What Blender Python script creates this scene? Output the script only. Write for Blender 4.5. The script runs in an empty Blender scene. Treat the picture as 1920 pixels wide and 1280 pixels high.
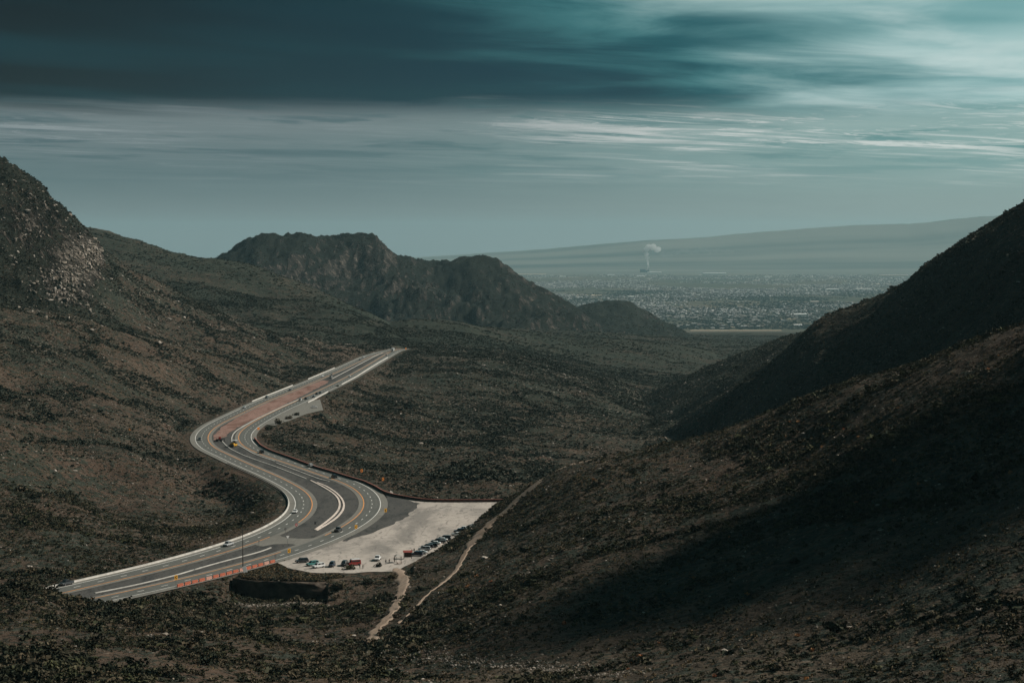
import bpy, bmesh, math, random
import numpy as np
from mathutils import Vector, geometry as mgeo

random.seed(7)
rng = np.random.default_rng(11)
SC = bpy.context.scene
COL = SC.collection
PI = math.pi

# ------------------------------------------------------------------ camera
H = 115.0                       # eye height above the highway
F = 3733.0                      # focal length in photo pixels (1920 wide)
PITCH = math.atan(185.0 / F)
SP, CP = math.sin(PITCH), math.cos(PITCH)
cd = bpy.data.cameras.new('camera')
cam = bpy.data.objects.new('camera', cd)
COL.objects.link(cam)
cam.location = (0, 0, H)
cam.rotation_euler = (PI / 2 - PITCH, 0, 0)
cd.sensor_width = 36
cd.lens = 36 * F / 1920
cd.clip_start = 0.5
cd.clip_end = 120000
SC.camera = cam

# ------------------------------------------------------------------ sun, sky, exposure
SUN_EL, SUN_AZ = math.radians(39), math.radians(76)      # azimuth clockwise from the view direction (+y)
sl = bpy.data.lights.new('sun', 'SUN')
sun = bpy.data.objects.new('sun', sl)
COL.objects.link(sun)
sl.energy = 5.0
sl.angle = math.radians(0.5)
sl.color = (1.0, 0.92, 0.82)
SUND = Vector((math.cos(SUN_EL) * math.sin(SUN_AZ), math.cos(SUN_EL) * math.cos(SUN_AZ), math.sin(SUN_EL)))
sun.rotation_euler = SUND.to_track_quat('Z', 'Y').to_euler()
sun.location = (400, 200, 600)

SC.view_settings.view_transform = 'Standard'
SC.view_settings.look = 'None'
SC.view_settings.exposure = 0.0
SC.view_settings.gamma = 1.0
SC.view_settings.use_curve_mapping = False
SC.render.engine = 'CYCLES'
SC.cycles.volume_bounces = 1
SC.cycles.max_bounces = 5
SC.cycles.diffuse_bounces = 2
SC.cycles.transparent_max_bounces = 16


class NT:
    """tiny helper for writing node trees as expressions"""
    def __init__(self, tree):
        self.t = tree
        self.n = tree.nodes
        self.l = tree.links

    def node(self, typ, **kw):
        nd = self.n.new(typ)
        for k, v in kw.items():
            setattr(nd, k, v)
        return nd

    def put(self, sock, v):
        if isinstance(v, bpy.types.NodeSocket):
            self.l.new(v, sock)
        else:
            if isinstance(v, tuple) and len(v) == 3 and sock.type == 'RGBA':
                v = v + (1.0,)
            sock.default_value = v

    def m(self, op, a, b=0.0, c=0.0, clamp=False):
        nd = self.node('ShaderNodeMath', operation=op, use_clamp=clamp)
        self.put(nd.inputs[0], a); self.put(nd.inputs[1], b); self.put(nd.inputs[2], c)
        return nd.outputs[0]

    def smooth(self, x, lo, hi, a=0.0, b=1.0, kind='SMOOTHSTEP'):
        nd = self.node('ShaderNodeMapRange', interpolation_type=kind)
        nd.clamp = True
        for k, v in zip(('Value', 'From Min', 'From Max', 'To Min', 'To Max'), (x, lo, hi, a, b)):
            self.put(nd.inputs[k], v)
        return nd.outputs[0]

    def mix(self, f, a, b, blend='MIX'):
        nd = self.node('ShaderNodeMix', data_type='RGBA', blend_type=blend)
        nd.clamp_factor = True
        self.put(nd.inputs[0], f); self.put(nd.inputs[6], a); self.put(nd.inputs[7], b)
        return nd.outputs[2]

    def noise(self, vec, scale, detail=4, rough=0.55, dist=0.0, out=0):
        nd = self.node('ShaderNodeTexNoise')
        self.put(nd.inputs['Vector'], vec); self.put(nd.inputs['Scale'], scale)
        nd.inputs['Detail'].default_value = detail
        nd.inputs['Roughness'].default_value = rough
        nd.inputs['Distortion'].default_value = dist
        return nd.outputs[out]

    def voronoi(self, vec, scale, feature='F1', out='Distance', rnd=1.0):
        nd = self.node('ShaderNodeTexVoronoi', feature=feature)
        self.put(nd.inputs['Vector'], vec); self.put(nd.inputs['Scale'], scale)
        nd.inputs['Randomness'].default_value = rnd
        return nd.outputs[out]

    def comb(self, x, y, z=0.0):
        nd = self.node('ShaderNodeCombineXYZ')
        self.put(nd.inputs[0], x); self.put(nd.inputs[1], y); self.put(nd.inputs[2], z)
        return nd.outputs[0]

    def sep(self, v):
        nd = self.node('ShaderNodeSeparateXYZ')
        self.put(nd.inputs[0], v)
        return nd.outputs


def build_world():
    w = bpy.data.worlds.new('World')
    SC.world = w
    w.use_nodes = True
    t = NT(w.node_tree)
    t.n.clear()
    out = t.node('ShaderNodeOutputWorld')
    bg = t.node('ShaderNodeBackground')
    STR = 0.1
    bg.inputs['Strength'].default_value = STR
    t.l.new(bg.outputs[0], out.inputs[0])
    sky = t.node('ShaderNodeTexSky', sky_type='NISHITA')
    sky.sun_disc = False
    sky.sun_elevation = SUN_EL
    sky.sun_rotation = SUN_AZ
    k = 1.0 / STR
    def C(r, g, b):
        return (r * k, g * k, b * k)
    d = t.node('ShaderNodeTexCoord').outputs['Generated']
    x, y, z = t.sep(d)[:3]
    zc = t.m('MAXIMUM', z, 0.0)
    az = t.m('ARCTAN2', x, y)                       # 0 straight ahead, + to the right
    # cloud-plane coordinates (a flat layer seen in perspective)
    inv = t.m('DIVIDE', 1.0, t.m('ADD', zc, 0.018))
    px = t.m('MULTIPLY', x, inv)
    py = t.m('MULTIPLY', y, inv)
    plane = t.comb(t.m('ADD', px, t.m('MULTIPLY', py, 0.05)), t.m('SUBTRACT', py, t.m('MULTIPLY', px, 0.42)))
    n_big = t.noise(plane, 0.42, 3, 0.5, 0.4)
    n_mid = t.noise(t.comb(px, t.m('SUBTRACT', py, t.m('MULTIPLY', px, 0.30)), 3.1), 0.85, 6, 0.58, 0.5)
    n_fine = t.noise(t.comb(t.m('MULTIPLY', px, 0.45), t.m('SUBTRACT', py, t.m('MULTIPLY', px, 0.62)), 7.7), 1.5, 8, 0.64, 0.9)
    n_soft = t.noise(t.comb(az, t.m('MULTIPLY', z, 9.0), 1.0), 2.4, 4, 0.5, 0.3)
    # the deck breaks up towards the right, where the sun gets through
    wob = t.m('ADD', t.m('MULTIPLY', t.m('SUBTRACT', n_mid, 0.5), 0.13), t.m('MULTIPLY', t.m('SUBTRACT', n_big, 0.5), 0.30))
    azs = t.m('ADD', az, t.m('ADD', wob, t.m('MULTIPLY', t.m('SUBTRACT', z, 0.085), 1.3)))
    away = t.smooth(t.m('ABSOLUTE', t.m('SUBTRACT', az, 0.75)), 0.60, 1.3, 1.0, 0.12)   # closes again beyond the break
    right = t.m('MULTIPLY', t.smooth(t.m('ADD', az, t.m('MULTIPLY', wob, 0.3)), -0.16, 0.26), away)
    brk = t.m('MULTIPLY', t.smooth(azs, -0.09, 0.30), t.m('MULTIPLY', away, t.smooth(z, 0.85, 0.25)))
    # hazy lower sky
    low_l = t.mix(t.smooth(z, 0.0, 0.034), C(0.190, 0.205, 0.212), C(0.092, 0.140, 0.155))
    low_l = t.mix(t.smooth(z, 0.036, 0.066), low_l, C(0.150, 0.185, 0.195))
    low_r = t.mix(t.smooth(z, 0.0, 0.050), C(0.270, 0.305, 0.290), C(0.215, 0.360, 0.350))
    low = t.mix(right, low_l, low_r)
    low = t.mix(0.05, low, sky.outputs[0])
    # thin bright streaks under the deck
    band = t.m('MULTIPLY', t.smooth(z, 0.022, 0.052), t.smooth(z, 0.100, 0.066))
    patch = t.noise(t.comb(t.m('MULTIPLY', az, 5.0), t.m('MULTIPLY', z, 55.0), 4.0), 1.0, 3, 0.5, 0.4)
    st = t.m('MULTIPLY', t.m('MULTIPLY', t.smooth(n_fine, 0.50, 0.63), band), t.smooth(patch, 0.36, 0.58, 0.12, 1.0))
    soft = t.m('MULTIPLY', t.m('MULTIPLY', t.smooth(patch, 0.40, 0.70), band), 0.55)
    low = t.mix(soft, low, t.mix(right, C(0.185, 0.220, 0.230), C(0.52, 0.62, 0.59)))
    st_col = t.mix(right, C(0.250, 0.290, 0.300), C(0.74, 0.77, 0.73))
    dk = t.m('MULTIPLY', t.smooth(n_mid, 0.53, 0.38), band)
    low = t.mix(t.m('MULTIPLY', dk, 0.65), low, t.mix(right, C(0.040, 0.085, 0.10), C(0.075, 0.235, 0.235)))
    low = t.mix(t.m('MULTIPLY', st, 0.95), low, st_col)
    n_w = t.noise(t.comb(t.m('MULTIPLY', px, 1.0), t.m('SUBTRACT', py, t.m('MULTIPLY', px, 0.50)), 12.3), 3.2, 7, 0.66, 1.2)
    wisp = t.m('MULTIPLY', t.m('MULTIPLY', t.smooth(n_w, 0.55, 0.62), t.smooth(patch, 0.42, 0.60)), t.m('MULTIPLY', t.smooth(z, 0.038, 0.052), t.smooth(z, 0.078, 0.066)))
    low = t.mix(t.m('MULTIPLY', wisp, 0.75), low, t.mix(right, C(0.270, 0.305, 0.315), C(0.78, 0.80, 0.76)))
    # heavy deck above
    edge = t.m('ADD', z, t.m('MULTIPLY', t.m('SUBTRACT', n_mid, 0.5), 0.014))
    deck = t.smooth(edge, 0.059, 0.073)
    dark = t.mix(t.smooth(az, -0.27, 0.04), C(0.0003, 0.003, 0.007), C(0.0003, 0.024, 0.042))
    dark = t.mix(t.smooth(n_big, 0.42, 0.75), dark, C(0.002, 0.028, 0.040))
    dark = t.mix(t.smooth(z, 0.16, 0.75), dark, C(0.022, 0.070, 0.080))       # lightened overhead, out of view, to raise the ambient light
    lit = t.mix(t.smooth(n_big, 0.28, 0.70), C(0.13, 0.33, 0.345), C(0.42, 0.60, 0.59))
    lit = t.mix(t.m('MULTIPLY', t.smooth(n_mid, 0.42, 0.72), 0.6), lit, C(0.66, 0.76, 0.735))
    mid = t.mix(t.smooth(n_mid, 0.38, 0.62), C(0.010, 0.090, 0.110), C(0.045, 0.175, 0.190))
    dcol = t.mix(t.smooth(brk, 0.05, 0.50), dark, mid)
    dcol = t.mix(t.smooth(brk, 0.34, 0.98), dcol, lit)
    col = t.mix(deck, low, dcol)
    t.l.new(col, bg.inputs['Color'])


build_world()

# ------------------------------------------------------------------ geometry helpers
def raydir(px, py):
    u = (px - 960.0) / F
    v = (640.0 - py) / F
    return np.array([u, CP + v * SP, -SP + v * CP])

def P(px, py, D):
    d = raydir(px, py)
    d = d * (D / d[1])
    return np.array([d[0], d[1], d[2] + H])

def G(px, py, z=0.0):
    d = raydir(px, py)
    return d[:2] * ((z - H) / d[2])

def to_px(x, y, z):
    """world -> photo pixels (used only to cull scatter the photo cannot show)"""
    zz = z - H
    fw = y * CP - zz * SP
    up = y * SP + zz * CP
    return 960 + F * x / fw, 640 - F * up / fw

def _hash(ix, iy, seed):
    h = (ix.astype(np.int64) * 374761393 + iy.astype(np.int64) * 668265263 + seed * 1442695041) & 0xFFFFFFFF
    h = ((h ^ (h >> 13)) * 1274126177) & 0xFFFFFFFF
    h = (h ^ (h >> 16)) & 0xFFFFFFFF
    return h

def perlin(x, y, seed=0):
    ix = np.floor(x); iy = np.floor(y)
    fx = x - ix; fy = y - iy
    ix = ix.astype(np.int64); iy = iy.astype(np.int64)
    u = fx * fx * fx * (fx * (fx * 6 - 15) + 10)
    v = fy * fy * fy * (fy * (fy * 6 - 15) + 10)
    def g(dx, dy):
        a = _hash(ix + dx, iy + dy, seed).astype(np.float64) * (2 * PI / 4294967296.0)
        return np.cos(a) * (fx - dx) + np.sin(a) * (fy - dy)
    a = g(0, 0) * (1 - u) + g(1, 0) * u
    b = g(0, 1) * (1 - u) + g(1, 1) * u
    return (a * (1 - v) + b * v) * 1.5

def fbm(x, y, wl, octs=4, gain=0.5, seed=0, ridged=False):
    s = np.zeros_like(x); a = 1.0; tot = 0.0
    for k in range(octs):
        n = perlin(x / wl + 17.3 * k, y / wl - 9.1 * k, seed + k)
        if ridged:
            n = 1 - 2 * np.abs(n)
        s += a * n; tot += a
        a *= gain; wl *= 0.5
    return s / tot

def sstep(x, a, b):
    t = np.clip((x - a) / (b - a), 0, 1)
    return t * t * (3 - 2 * t)

class TPS:
    AZ = 2.4
    def __init__(self, ctrl, lam=1e-4):
        pts = []
        for c in ctrl:
            if c[0] == 'p':
                q = P(c[1], c[2], c[3])
            else:
                q = np.array([(c[1] - 960.0) / F * c[2], c[2], c[3]])
            pts.append(q)
        q = np.array(pts)
        self.c = np.stack([q[:, 0] / q[:, 1] * self.AZ, np.log(q[:, 1])], 1)
        n = len(q)
        K = self.k(self.c, self.c) + lam * np.eye(n)
        Pm = np.concatenate([np.ones((n, 1)), self.c], 1)
        A = np.zeros((n + 3, n + 3)); A[:n, :n] = K; A[:n, n:] = Pm; A[n:, :n] = Pm.T
        self.w = np.linalg.solve(A, np.concatenate([q[:, 2], np.zeros(3)]))
    @staticmethod
    def k(a, b):
        r2 = ((a[:, None, :] - b[None, :, :]) ** 2).sum(2)
        return 0.5 * r2 * np.log(r2 + 1e-12)
    def __call__(self, x, y):
        p = np.stack([x / y * self.AZ, np.log(y)], 1)
        out = np.empty(len(p)); n = len(self.c)
        for i in range(0, len(p), 20000):
            q = p[i:i + 20000]
            out[i:i + 20000] = self.k(q, self.c) @ self.w[:n] + self.w[n] + q @ self.w[n + 1:]
        return out

# ------------------------------------------------------------------ highway traced on its own plane (z = 0)
L_PX = [(-260, 1188), (-140, 1163), (-30, 1139), (60, 1119), (130, 1102.5), (197.5, 1087), (252.5, 1074.5), (299, 1063), (341, 1052.5), (380, 1041.5), (415, 1031), (444, 1022),
        (472.5, 1012.5), (496, 1003.5), (516, 994.5), (533, 986), (547, 977.5), (557.5, 970), (564.5, 962), (569, 955),
        (571, 948), (571, 941), (569, 935), (565.5, 929), (560, 922.5), (552.5, 917), (543, 911.5), (533, 906), (523, 901),
        (512, 895.3), (499, 889.5), (488, 884.5), (477, 880), (467, 876), (456, 871), (445, 866.3), (436, 862), (426.5, 857.3),
        (417.5, 853), (409, 849.3), (401, 845.8), (394.5, 842.5), (388.5, 838.8), (383.5, 834.5), (380, 830), (377.8, 824.8), (377.3, 820),
        (379, 815), (382.5, 809.5), (388.5, 803.5), (399.5, 796), (417.5, 787), (432, 780), (451, 770.8), (475.5, 759),
        (505, 746.5), (534, 735), (582, 715.5), (635.5, 692.5), (686, 669), (715.5, 660.3), (735, 656)]
R_PX = [(-150, 1196), (-60, 1176), (30, 1156.5), (120, 1138), (180, 1126), (240, 1113), (300, 1099.5), (352, 1087.5), (407.5, 1074), (452, 1062.5), (495, 1050.5), (532.5, 1039.5), (563, 1029),
        (592.5, 1018.5), (616, 1009), (637, 999.5), (655.5, 990), (669, 981), (681, 973), (690, 965), (696, 957), (699, 949), (699, 942),
        (697.5, 935), (694.5, 929), (689, 923), (683, 917.5), (674.5, 912), (664.5, 907), (654, 902.5), (642, 898), (623, 892.3),
        (603, 886), (591, 881.3), (572, 874.5), (551, 867.5), (532.5, 861.5), (522, 858), (512, 854.5), (501, 850.5), (491, 847),
        (481, 842.8), (473, 838.5), (466.5, 834), (462, 829.5), (459, 824), (458, 818), (460, 812.5), (465, 806.5), (472.5, 800),
        (483, 793), (495, 786), (510, 777.5), (534, 766), (558, 755), (589.5, 740.5), (628, 722), (657, 707.5), (686, 691),
        (710.5, 676.5), (727.5, 665.8), (742, 657.6), (752, 655.2)]

def smooth_line(pts, step=4.0, it=4):
    p = np.array(pts, float)
    d = np.r_[0, np.cumsum(np.hypot(*np.diff(p, axis=0).T))]
    n = max(4, int(d[-1] / step))
    s = np.linspace(0, d[-1], n)
    q = np.stack([np.interp(s, d, p[:, 0]), np.interp(s, d, p[:, 1])], 1)
    for _ in range(it):
        r = q.copy()
        for k in range(1, 6):
            pass
        w = 9
        ker = np.hanning(w + 2)[1:-1]; ker /= ker.sum()
        pad = np.concatenate([2 * q[:1] - q[1:w // 2 + 1][::-1], q, 2 * q[-1:] - q[-w // 2:-1][::-1]])
        r = np.stack([np.convolve(pad[:, k], ker, 'valid') for k in (0, 1)], 1)
        q = r[:n]
    return q

def ground_line(px, **kw):
    return smooth_line([G(*p) for p in px], **kw)

def extend(q, m=110.0):
    d = q[-1] - q[-12]; d /= np.hypot(*d)
    return np.concatenate([q, q[-1] + d * np.arange(4, m, 4.0)[:, None]])
LC = extend(ground_line(L_PX))
RC = extend(ground_line(R_PX))
def road_z(y):
    """the highway is level, then rolls over the pass"""
    return -0.0008 * np.maximum(np.asarray(y, float) - 2145.0, 0) ** 2

def normals(q):
    t = np.gradient(q, axis=0)
    t /= np.hypot(t[:, 0], t[:, 1])[:, None]
    return np.stack([t[:, 1], -t[:, 0]], 1)       # to the right of travel

def offset(q, o):
    return q + normals(q) * (o if np.isscalar(o) else np.asarray(o)[:, None])

LOT_PX = [(566, 1029), (640, 1002), (700, 975), (722, 955), (728, 935), (728, 918), (745, 926), (775, 935), (810, 937), (860, 938.5), (957, 938),
          (952, 943), (927, 961), (907, 975), (889, 988), (872, 999), (857, 1008), (834, 1021), (812, 1033), (792, 1043), (775, 1053), (760, 1060), (740, 1069), (690, 1075), (650, 1083), (600, 1085), (540, 1083),
          (462, 1080), (440, 1078), (470, 1066), (520, 1048)]
LOT = np.array([G(*p) for p in LOT_PX])
GRAVEL_PX = [q for q in LOT_PX if not (q[0] <= 700 and q[1] > 1065)][:-1] + [(690, 1070.5), (660, 1073), (632, 1072), (610, 1073), (587, 1072), (565, 1068.5), (548, 1065), (530, 1059), (520, 1052.5), (521, 1048)]
PULL_PX = [(578, 752), (600, 748), (606, 768), (575, 775), (545, 787), (515, 797), (500, 795), (530, 775)]
PULL = np.array([G(*p) for p in PULL_PX])
MEDIAN_POLY = np.concatenate([LC, RC[::-1]])

def in_poly(x, y, poly):
    ins = np.zeros(len(x), bool)
    x0, y0 = poly[:, 0], poly[:, 1]
    x1, y1 = np.roll(x0, -1), np.roll(y0, -1)
    for a, b, c, d in zip(x0, y0, x1, y1):
        if b == d:
            continue
        hit = ((b > y) != (d > y)) & (x < (c - a) * (y - b) / (d - b) + a)
        ins ^= hit
    return ins

def dist_line(x, y, line):
    """distance to a densely sampled polyline, using its own vertices"""
    out = np.full(len(x), 1e9)
    for i in range(0, len(x), 8000):
        xx, yy = x[i:i + 8000, None], y[i:i + 8000, None]
        out[i:i + 8000] = np.sqrt(((xx - line[None, :, 0]) ** 2 + (yy - line[None, :, 1]) ** 2).min(1))
    return out

def dense(poly, step=2.0, closed=True):
    q = np.concatenate([poly, poly[:1]]) if closed else poly
    d = np.r_[0, np.cumsum(np.hypot(*np.diff(q, axis=0).T))]
    s = np.arange(0, d[-1], step)
    return np.stack([np.interp(s, d, q[:, 0]), np.interp(s, d, q[:, 1])], 1)

LOT_D, PULL_D = dense(LOT), dense(PULL)
LROAD, RROAD = LC[::2], RC[::2]

def road_dist(x, y):
    """0 on the highway, its median and the gravel lot, else metres to them"""
    d = np.full(len(x), 1e3)
    m = (y > 560) & (y < 2330) & (x > -360) & (x < 120)
    if m.any():
        xx, yy = x[m], y[m]
        dd = np.minimum(dist_line(xx, yy, LROAD), dist_line(xx, yy, RROAD)) - 9.0
        dd = np.minimum(dd, dist_line(xx, yy, LOT_D))
        dd = np.minimum(dd, dist_line(xx, yy, PULL_D))
        ins = in_poly(xx, yy, MEDIAN_POLY) | in_poly(xx, yy, LOT) | in_poly(xx, yy, PULL)
        dd[ins] = 0
        d[m] = np.maximum(dd, 0)
    return d

# ------------------------------------------------------------------ terrain: one height function for the whole place
def p(*a): return ('p',) + a
def z(*a): return ('z',) + a

ground_ctrl = [
    # under and just before the camera
    *[z(q, 4, 113) for q in (-600, 400, 1500, 2500)], *[z(q, 40, 98) for q in (-600, 400, 1500, 2500)],
    z(-300, 110, 74), z(500, 110, 75), z(1300, 110, 78), z(2300, 110, 84),
    z(-300, 220, 45), z(500, 220, 47), z(1300, 220, 53), z(2300, 220, 68),
    # near slope, bottom of the picture
    p(-350, 1280, 400), p(0, 1280, 400), p(300, 1280, 405), p(550, 1280, 430), p(700, 1280, 405), p(1000, 1280, 390), p(1300, 1280, 360),
    p(1500, 1280, 340), p(1900, 1280, 300), p(2200, 1280, 280),
    p(0, 1200, 470), p(0, 1084, 590), p(-300, 1110, 590), p(60, 1095, 600), p(105, 1110, 606), p(0, 1150, 530), p(155, 1127, 612), p(150, 1155, 560), p(300, 1180, 520), p(300, 1132, 605), p(450, 1145, 635), p(550, 1121, 682), p(550, 1128, 655), p(480, 1120, 681), p(550, 1200, 545), p(620, 1116, 684), p(600, 1150, 630),
    p(450, 1200, 520), p(640, 1102, 690), p(650, 1160, 600), p(400, 1108, 670),
    z(150, 650, 0), z(300, 672, -1), z(-300, 640, 3),
    p(745, 1072, 692), p(740, 1130, 610), p(700, 1200, 545),
    # dry gully at the foot of the dark slope
    p(850, 1225, 500), p(1000, 1235, 465), p(1300, 1200, 430), p(1600, 1150, 400), p(1920, 1080, 370),
    # dark slope right
    p(800, 1130, 600), p(900, 1200, 505), p(900, 1100, 590), p(1000, 1150, 520), p(1000, 1050, 610), p(1200, 1100, 520), p(1200, 1000, 600),
    p(1200, 920, 690), p(1500, 1100, 440), p(1500, 1000, 510), p(1500, 900, 610), p(1500, 820, 685), p(1900, 1000, 400), p(1900, 900, 455),
    p(1900, 800, 520), p(1900, 700, 590), p(2200, 900, 400), p(850, 1060, 680),
    # its crest
    p(2250, 470, 610), p(1920, 610, 650), p(1800, 650, 672), p(1700, 690, 692), p(1600, 724, 712), p(1500, 757, 732), p(1400, 796, 756), p(1300, 832, 776), p(1180, 856, 796),
    p(1080, 872, 810), p(1040, 886, 805), p(1000, 911, 800), p(965, 936, 792), p(930, 965, 778), p(880, 997, 755), p(830, 1025, 735), p(780, 1052, 710),
    # behind it
    z(1920, 760, 72), z(2250, 720, 98), z(1700, 800, 55), z(1500, 850, 36), z(1300, 900, 15), z(1180, 920, 7), z(1080, 920, -1), z(1000, 890, -1), z(950, 880, 0),
    z(1300, 1050, -14), z(1500, 1000, 12), z(1700, 950, 25), z(1920, 900, 40), z(2300, 900, 60),
    # highway and lot level
    *[z(px, (G(px, py)[1]), 0) for px, py in L_PX[1::6]], *[z(px, (G(px, py)[1]), 0) for px, py in R_PX[1::6]],
    z(800, 800, 0), z(700, 760, 0), z(850, 860, 0), z(640, 710, -1),
    # valley to the right of the highway
    p(800, 905, 1025), p(900, 915, 975), p(1000, 850, 1276), p(1000, 780, 1610), p(1200, 780, 1840), p(1100, 740, 1900), p(900, 700, 1900), p(850, 660, 2180), p(950, 668, 2200),
    p(700, 850, 1180), p(600, 800, 1320), p(700, 780, 1440), p(800, 720, 1750), p(640, 830, 1210),
    p(1200, 700, 2590), p(1250, 770, 2015), p(1250, 662, 3370), p(1300, 640, 4340), p(1150, 815, 1500), p(1100, 850, 1300), p(1240, 800, 1620),
    p(1000, 622, 4000), p(1200, 632, 4200), p(1400, 628, 5900), p(1400, 640, 5000),
    # gully inside the bend, left slopes
    p(430, 950, 945), p(380, 900, 1010), p(300, 900, 965), p(480, 935, 962), p(500, 925, 988), p(440, 985, 850),
    p(200, 850, 1011), p(100, 1000, 770), p(200, 950, 900), p(0, 950, 820), p(0, 850, 930), p(0, 750, 1100), p(0, 650, 1300), p(0, 577, 1500), p(-350, 700, 1100), p(-350, 500, 1500),
    p(100, 597, 1500), p(180, 618, 1510), p(330, 655, 1560), p(370, 700, 1500), p(370, 790, 1275), p(250, 760, 1250), p(200, 700, 1330), p(480, 735, 1500), p(560, 708, 1720), p(600, 668, 1950),
    p(650, 655, 2070), p(450, 690, 1640),
    # far side of the left hill and the far ground
    z(0, 1750, 30), z(-400, 1900, 60), z(330, 1800, 8), z(500, 2300, -10), z(0, 2600, -10),
    z(300, 4000, -60), z(700, 3600, -50), z(1600, 2200, -40), z(2000, 2200, -10), z(1700, 4000, -90), z(2300, 4000, -80),
    *[z(q, 6000, -165) for q in (-600, 200, 900, 1900, 2600)], *[z(q, 9200, -290) for q in (-600, 200, 1000, 1500, 2000, 2600)],
]
far_low = lambda d, h: [z(q, d, h) for q in (-700, 300, 1300, 2600)]
mountain_ctrl = [      # big rocky mountain on the left
    p(-400, 230, 1850), p(-150, 262, 1880), p(0, 314, 1900), p(50, 342, 1910), p(100, 383, 1930), p(150, 424, 1960), p(190, 468, 2000), p(300, 524, 2050), p(390, 563, 2080), p(480, 602, 2110),
    p(560, 625, 2130), p(640, 644, 2150), p(690, 658, 2170),
    z(-400, 1550, 90), z(0, 1560, 52), z(190, 1620, 38), z(330, 1650, 26), z(480, 1700, 8), z(690, 1950, -12), z(100, 1780, 88), z(0, 1760, 104), z(300, 1850, 46),
    z(-400, 2300, 150), z(0, 2300, 80), z(190, 2350, 25), z(480, 2450, -25), z(700, 2500, -40),
    z(900, 2150, -80), z(1300, 2100, -200), *far_low(900, -120), *far_low(5000, -220)]
ridge_ctrl = [         # greener ridge behind it
    p(-300, 400, 3200), p(50, 424, 3200), p(160, 440, 3200), p(240, 456, 3180), p(340, 487, 3150), p(415, 499, 3100), p(490, 508, 3020), p(545, 526, 2960), p(600, 552, 2900),
    p(660, 579, 2800), p(720, 607, 2700), p(765, 628, 2600), p(480, 560, 2650), p(560, 595, 2500), p(640, 625, 2420),
    z(160, 2450, 30), z(-300, 2450, 60), z(480, 2350, 12), p(600, 634, 2330), p(690, 652, 2330),
    z(-300, 3700, 60), z(160, 3700, 20), z(400, 3650, -20), z(600, 3500, -70), z(750, 3100, -70),
    z(1000, 2700, -130), z(1400, 2700, -250), *far_low(1300, -200), *far_low(7000, -260)]
peak_ctrl = [          # far mountain
    p(200, 560, 4700), p(330, 530, 4800), p(412, 493, 4900), p(445, 473, 4950), p(480, 456, 5000), p(520, 447, 5000), p(560, 443, 5000), p(600, 445, 5000), p(650, 457, 5000), p(700, 457, 5000), p(717, 466, 5000),
    p(732, 481, 5000), p(790, 492, 5000), p(850, 495, 5050), p(885, 491, 5050), p(925, 492, 5050), p(950, 502, 5050), p(968, 524, 5050), p(1010, 545, 5050), p(1050, 566, 5050),
    p(1082, 580, 5000), p(1115, 603, 4950), p(1150, 628, 4900),
    z(330, 4200, -50), z(500, 4150, -60), z(650, 4150, -65), p(770, 606, 4200), p(900, 619, 4250), p(1000, 624, 4300), p(1100, 628, 4400),
    p(640, 520, 4700), p(720, 545, 4680), p(770, 545, 4640), p(830, 580, 4450), p(880, 560, 4650), p(930, 560, 4700), p(560, 520, 4600),
    z(300, 5600, -60), z(560, 5700, -40), z(800, 5700, -90), z(1000, 5600, -130), z(1150, 5500, -190),
    z(1300, 5000, -190), z(1600, 5000, -330), *far_low(2600, -330), *far_low(9000, -420)]
butte_ctrl = [         # low rocky butte at the end of the range
    p(1000, 612, 5350), p(1050, 588, 5350), p(1080, 577, 5320), p(1110, 572, 5300), p(1170, 569, 5300), p(1195, 575, 5300), p(1215, 590, 5280), p(1240, 604, 5250), p(1270, 619, 5200), p(1300, 634, 5200),
    p(1060, 624, 4800), p(1170, 623, 4800), p(1250, 628, 4850), p(1170, 600, 5020), p(1100, 600, 5050),
    z(1050, 5900, -150), z(1170, 5900, -155), z(1280, 5700, -190), z(900, 5300, -170), z(1500, 5200, -330), *far_low(3600, -330), *far_low(8000, -430)]
hill_ctrl = [          # low hill right of the pass
    p(688, 632, 2600), p(720, 616, 2680), p(760, 604, 2750), p(800, 601, 2780), p(840, 604, 2800), p(900, 616, 2850), p(980, 626, 2950), p(1100, 635, 3050), p(1250, 647, 3200), p(1330, 660, 3250),
    p(745, 654, 2200), p(770, 650, 2300), p(830, 650, 2420), p(900, 657, 2480), p(1000, 662, 2620), p(1100, 667, 2760), p(1250, 672, 2880), p(800, 625, 2600), p(700, 648, 2420), p(730, 640, 2450),
    z(650, 2500, -25), z(560, 2600, -60), z(700, 3300, -60), z(900, 3500, -75), z(1250, 3700, -110), z(1500, 3200, -130), z(1900, 3100, -260), *far_low(1600, -220), *far_low(6000, -330), z(-200, 2700, -200)]
flank_ctrl = [         # dark hillside on the right, behind the near slope
    p(2300, 215, 1050), p(2050, 330, 1080), p(1920, 388, 1100), p(1885, 412, 1110), p(1830, 441, 1125), p(1795, 466, 1140), p(1760, 490, 1150), p(1700, 532, 1180), p(1665, 555, 1200), p(1630, 571, 1220), p(1590, 583, 1240), p(1545, 592, 1265),
    p(1515, 605, 1285), p(1492, 630, 1300), p(1475, 650, 1320), p(1440, 675, 1350), p(1400, 702, 1385), p(1350, 735, 1420), p(1300, 765, 1455), p(1262, 792, 1490), p(1225, 815, 1510),
    p(1600, 660, 1130), p(1700, 620, 1090), p(1850, 520, 1040), p(1500, 720, 1150), p(1400, 765, 1210),
    z(1920, 860, 52), z(2300, 860, 72), z(1700, 930, 30), z(1500, 1000, 4), z(1380, 1100, -14), z(1280, 1250, -30),
    z(2300, 1500, 130), z(1920, 1500, 62), z(1700, 1550, 14), z(1550, 1620, -14), z(1450, 1650, -30), z(1350, 1700, -50),
    z(1100, 1500, -90), z(800, 1400, -220), *far_low(600, -160), *far_low(3500, -300)]
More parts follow.
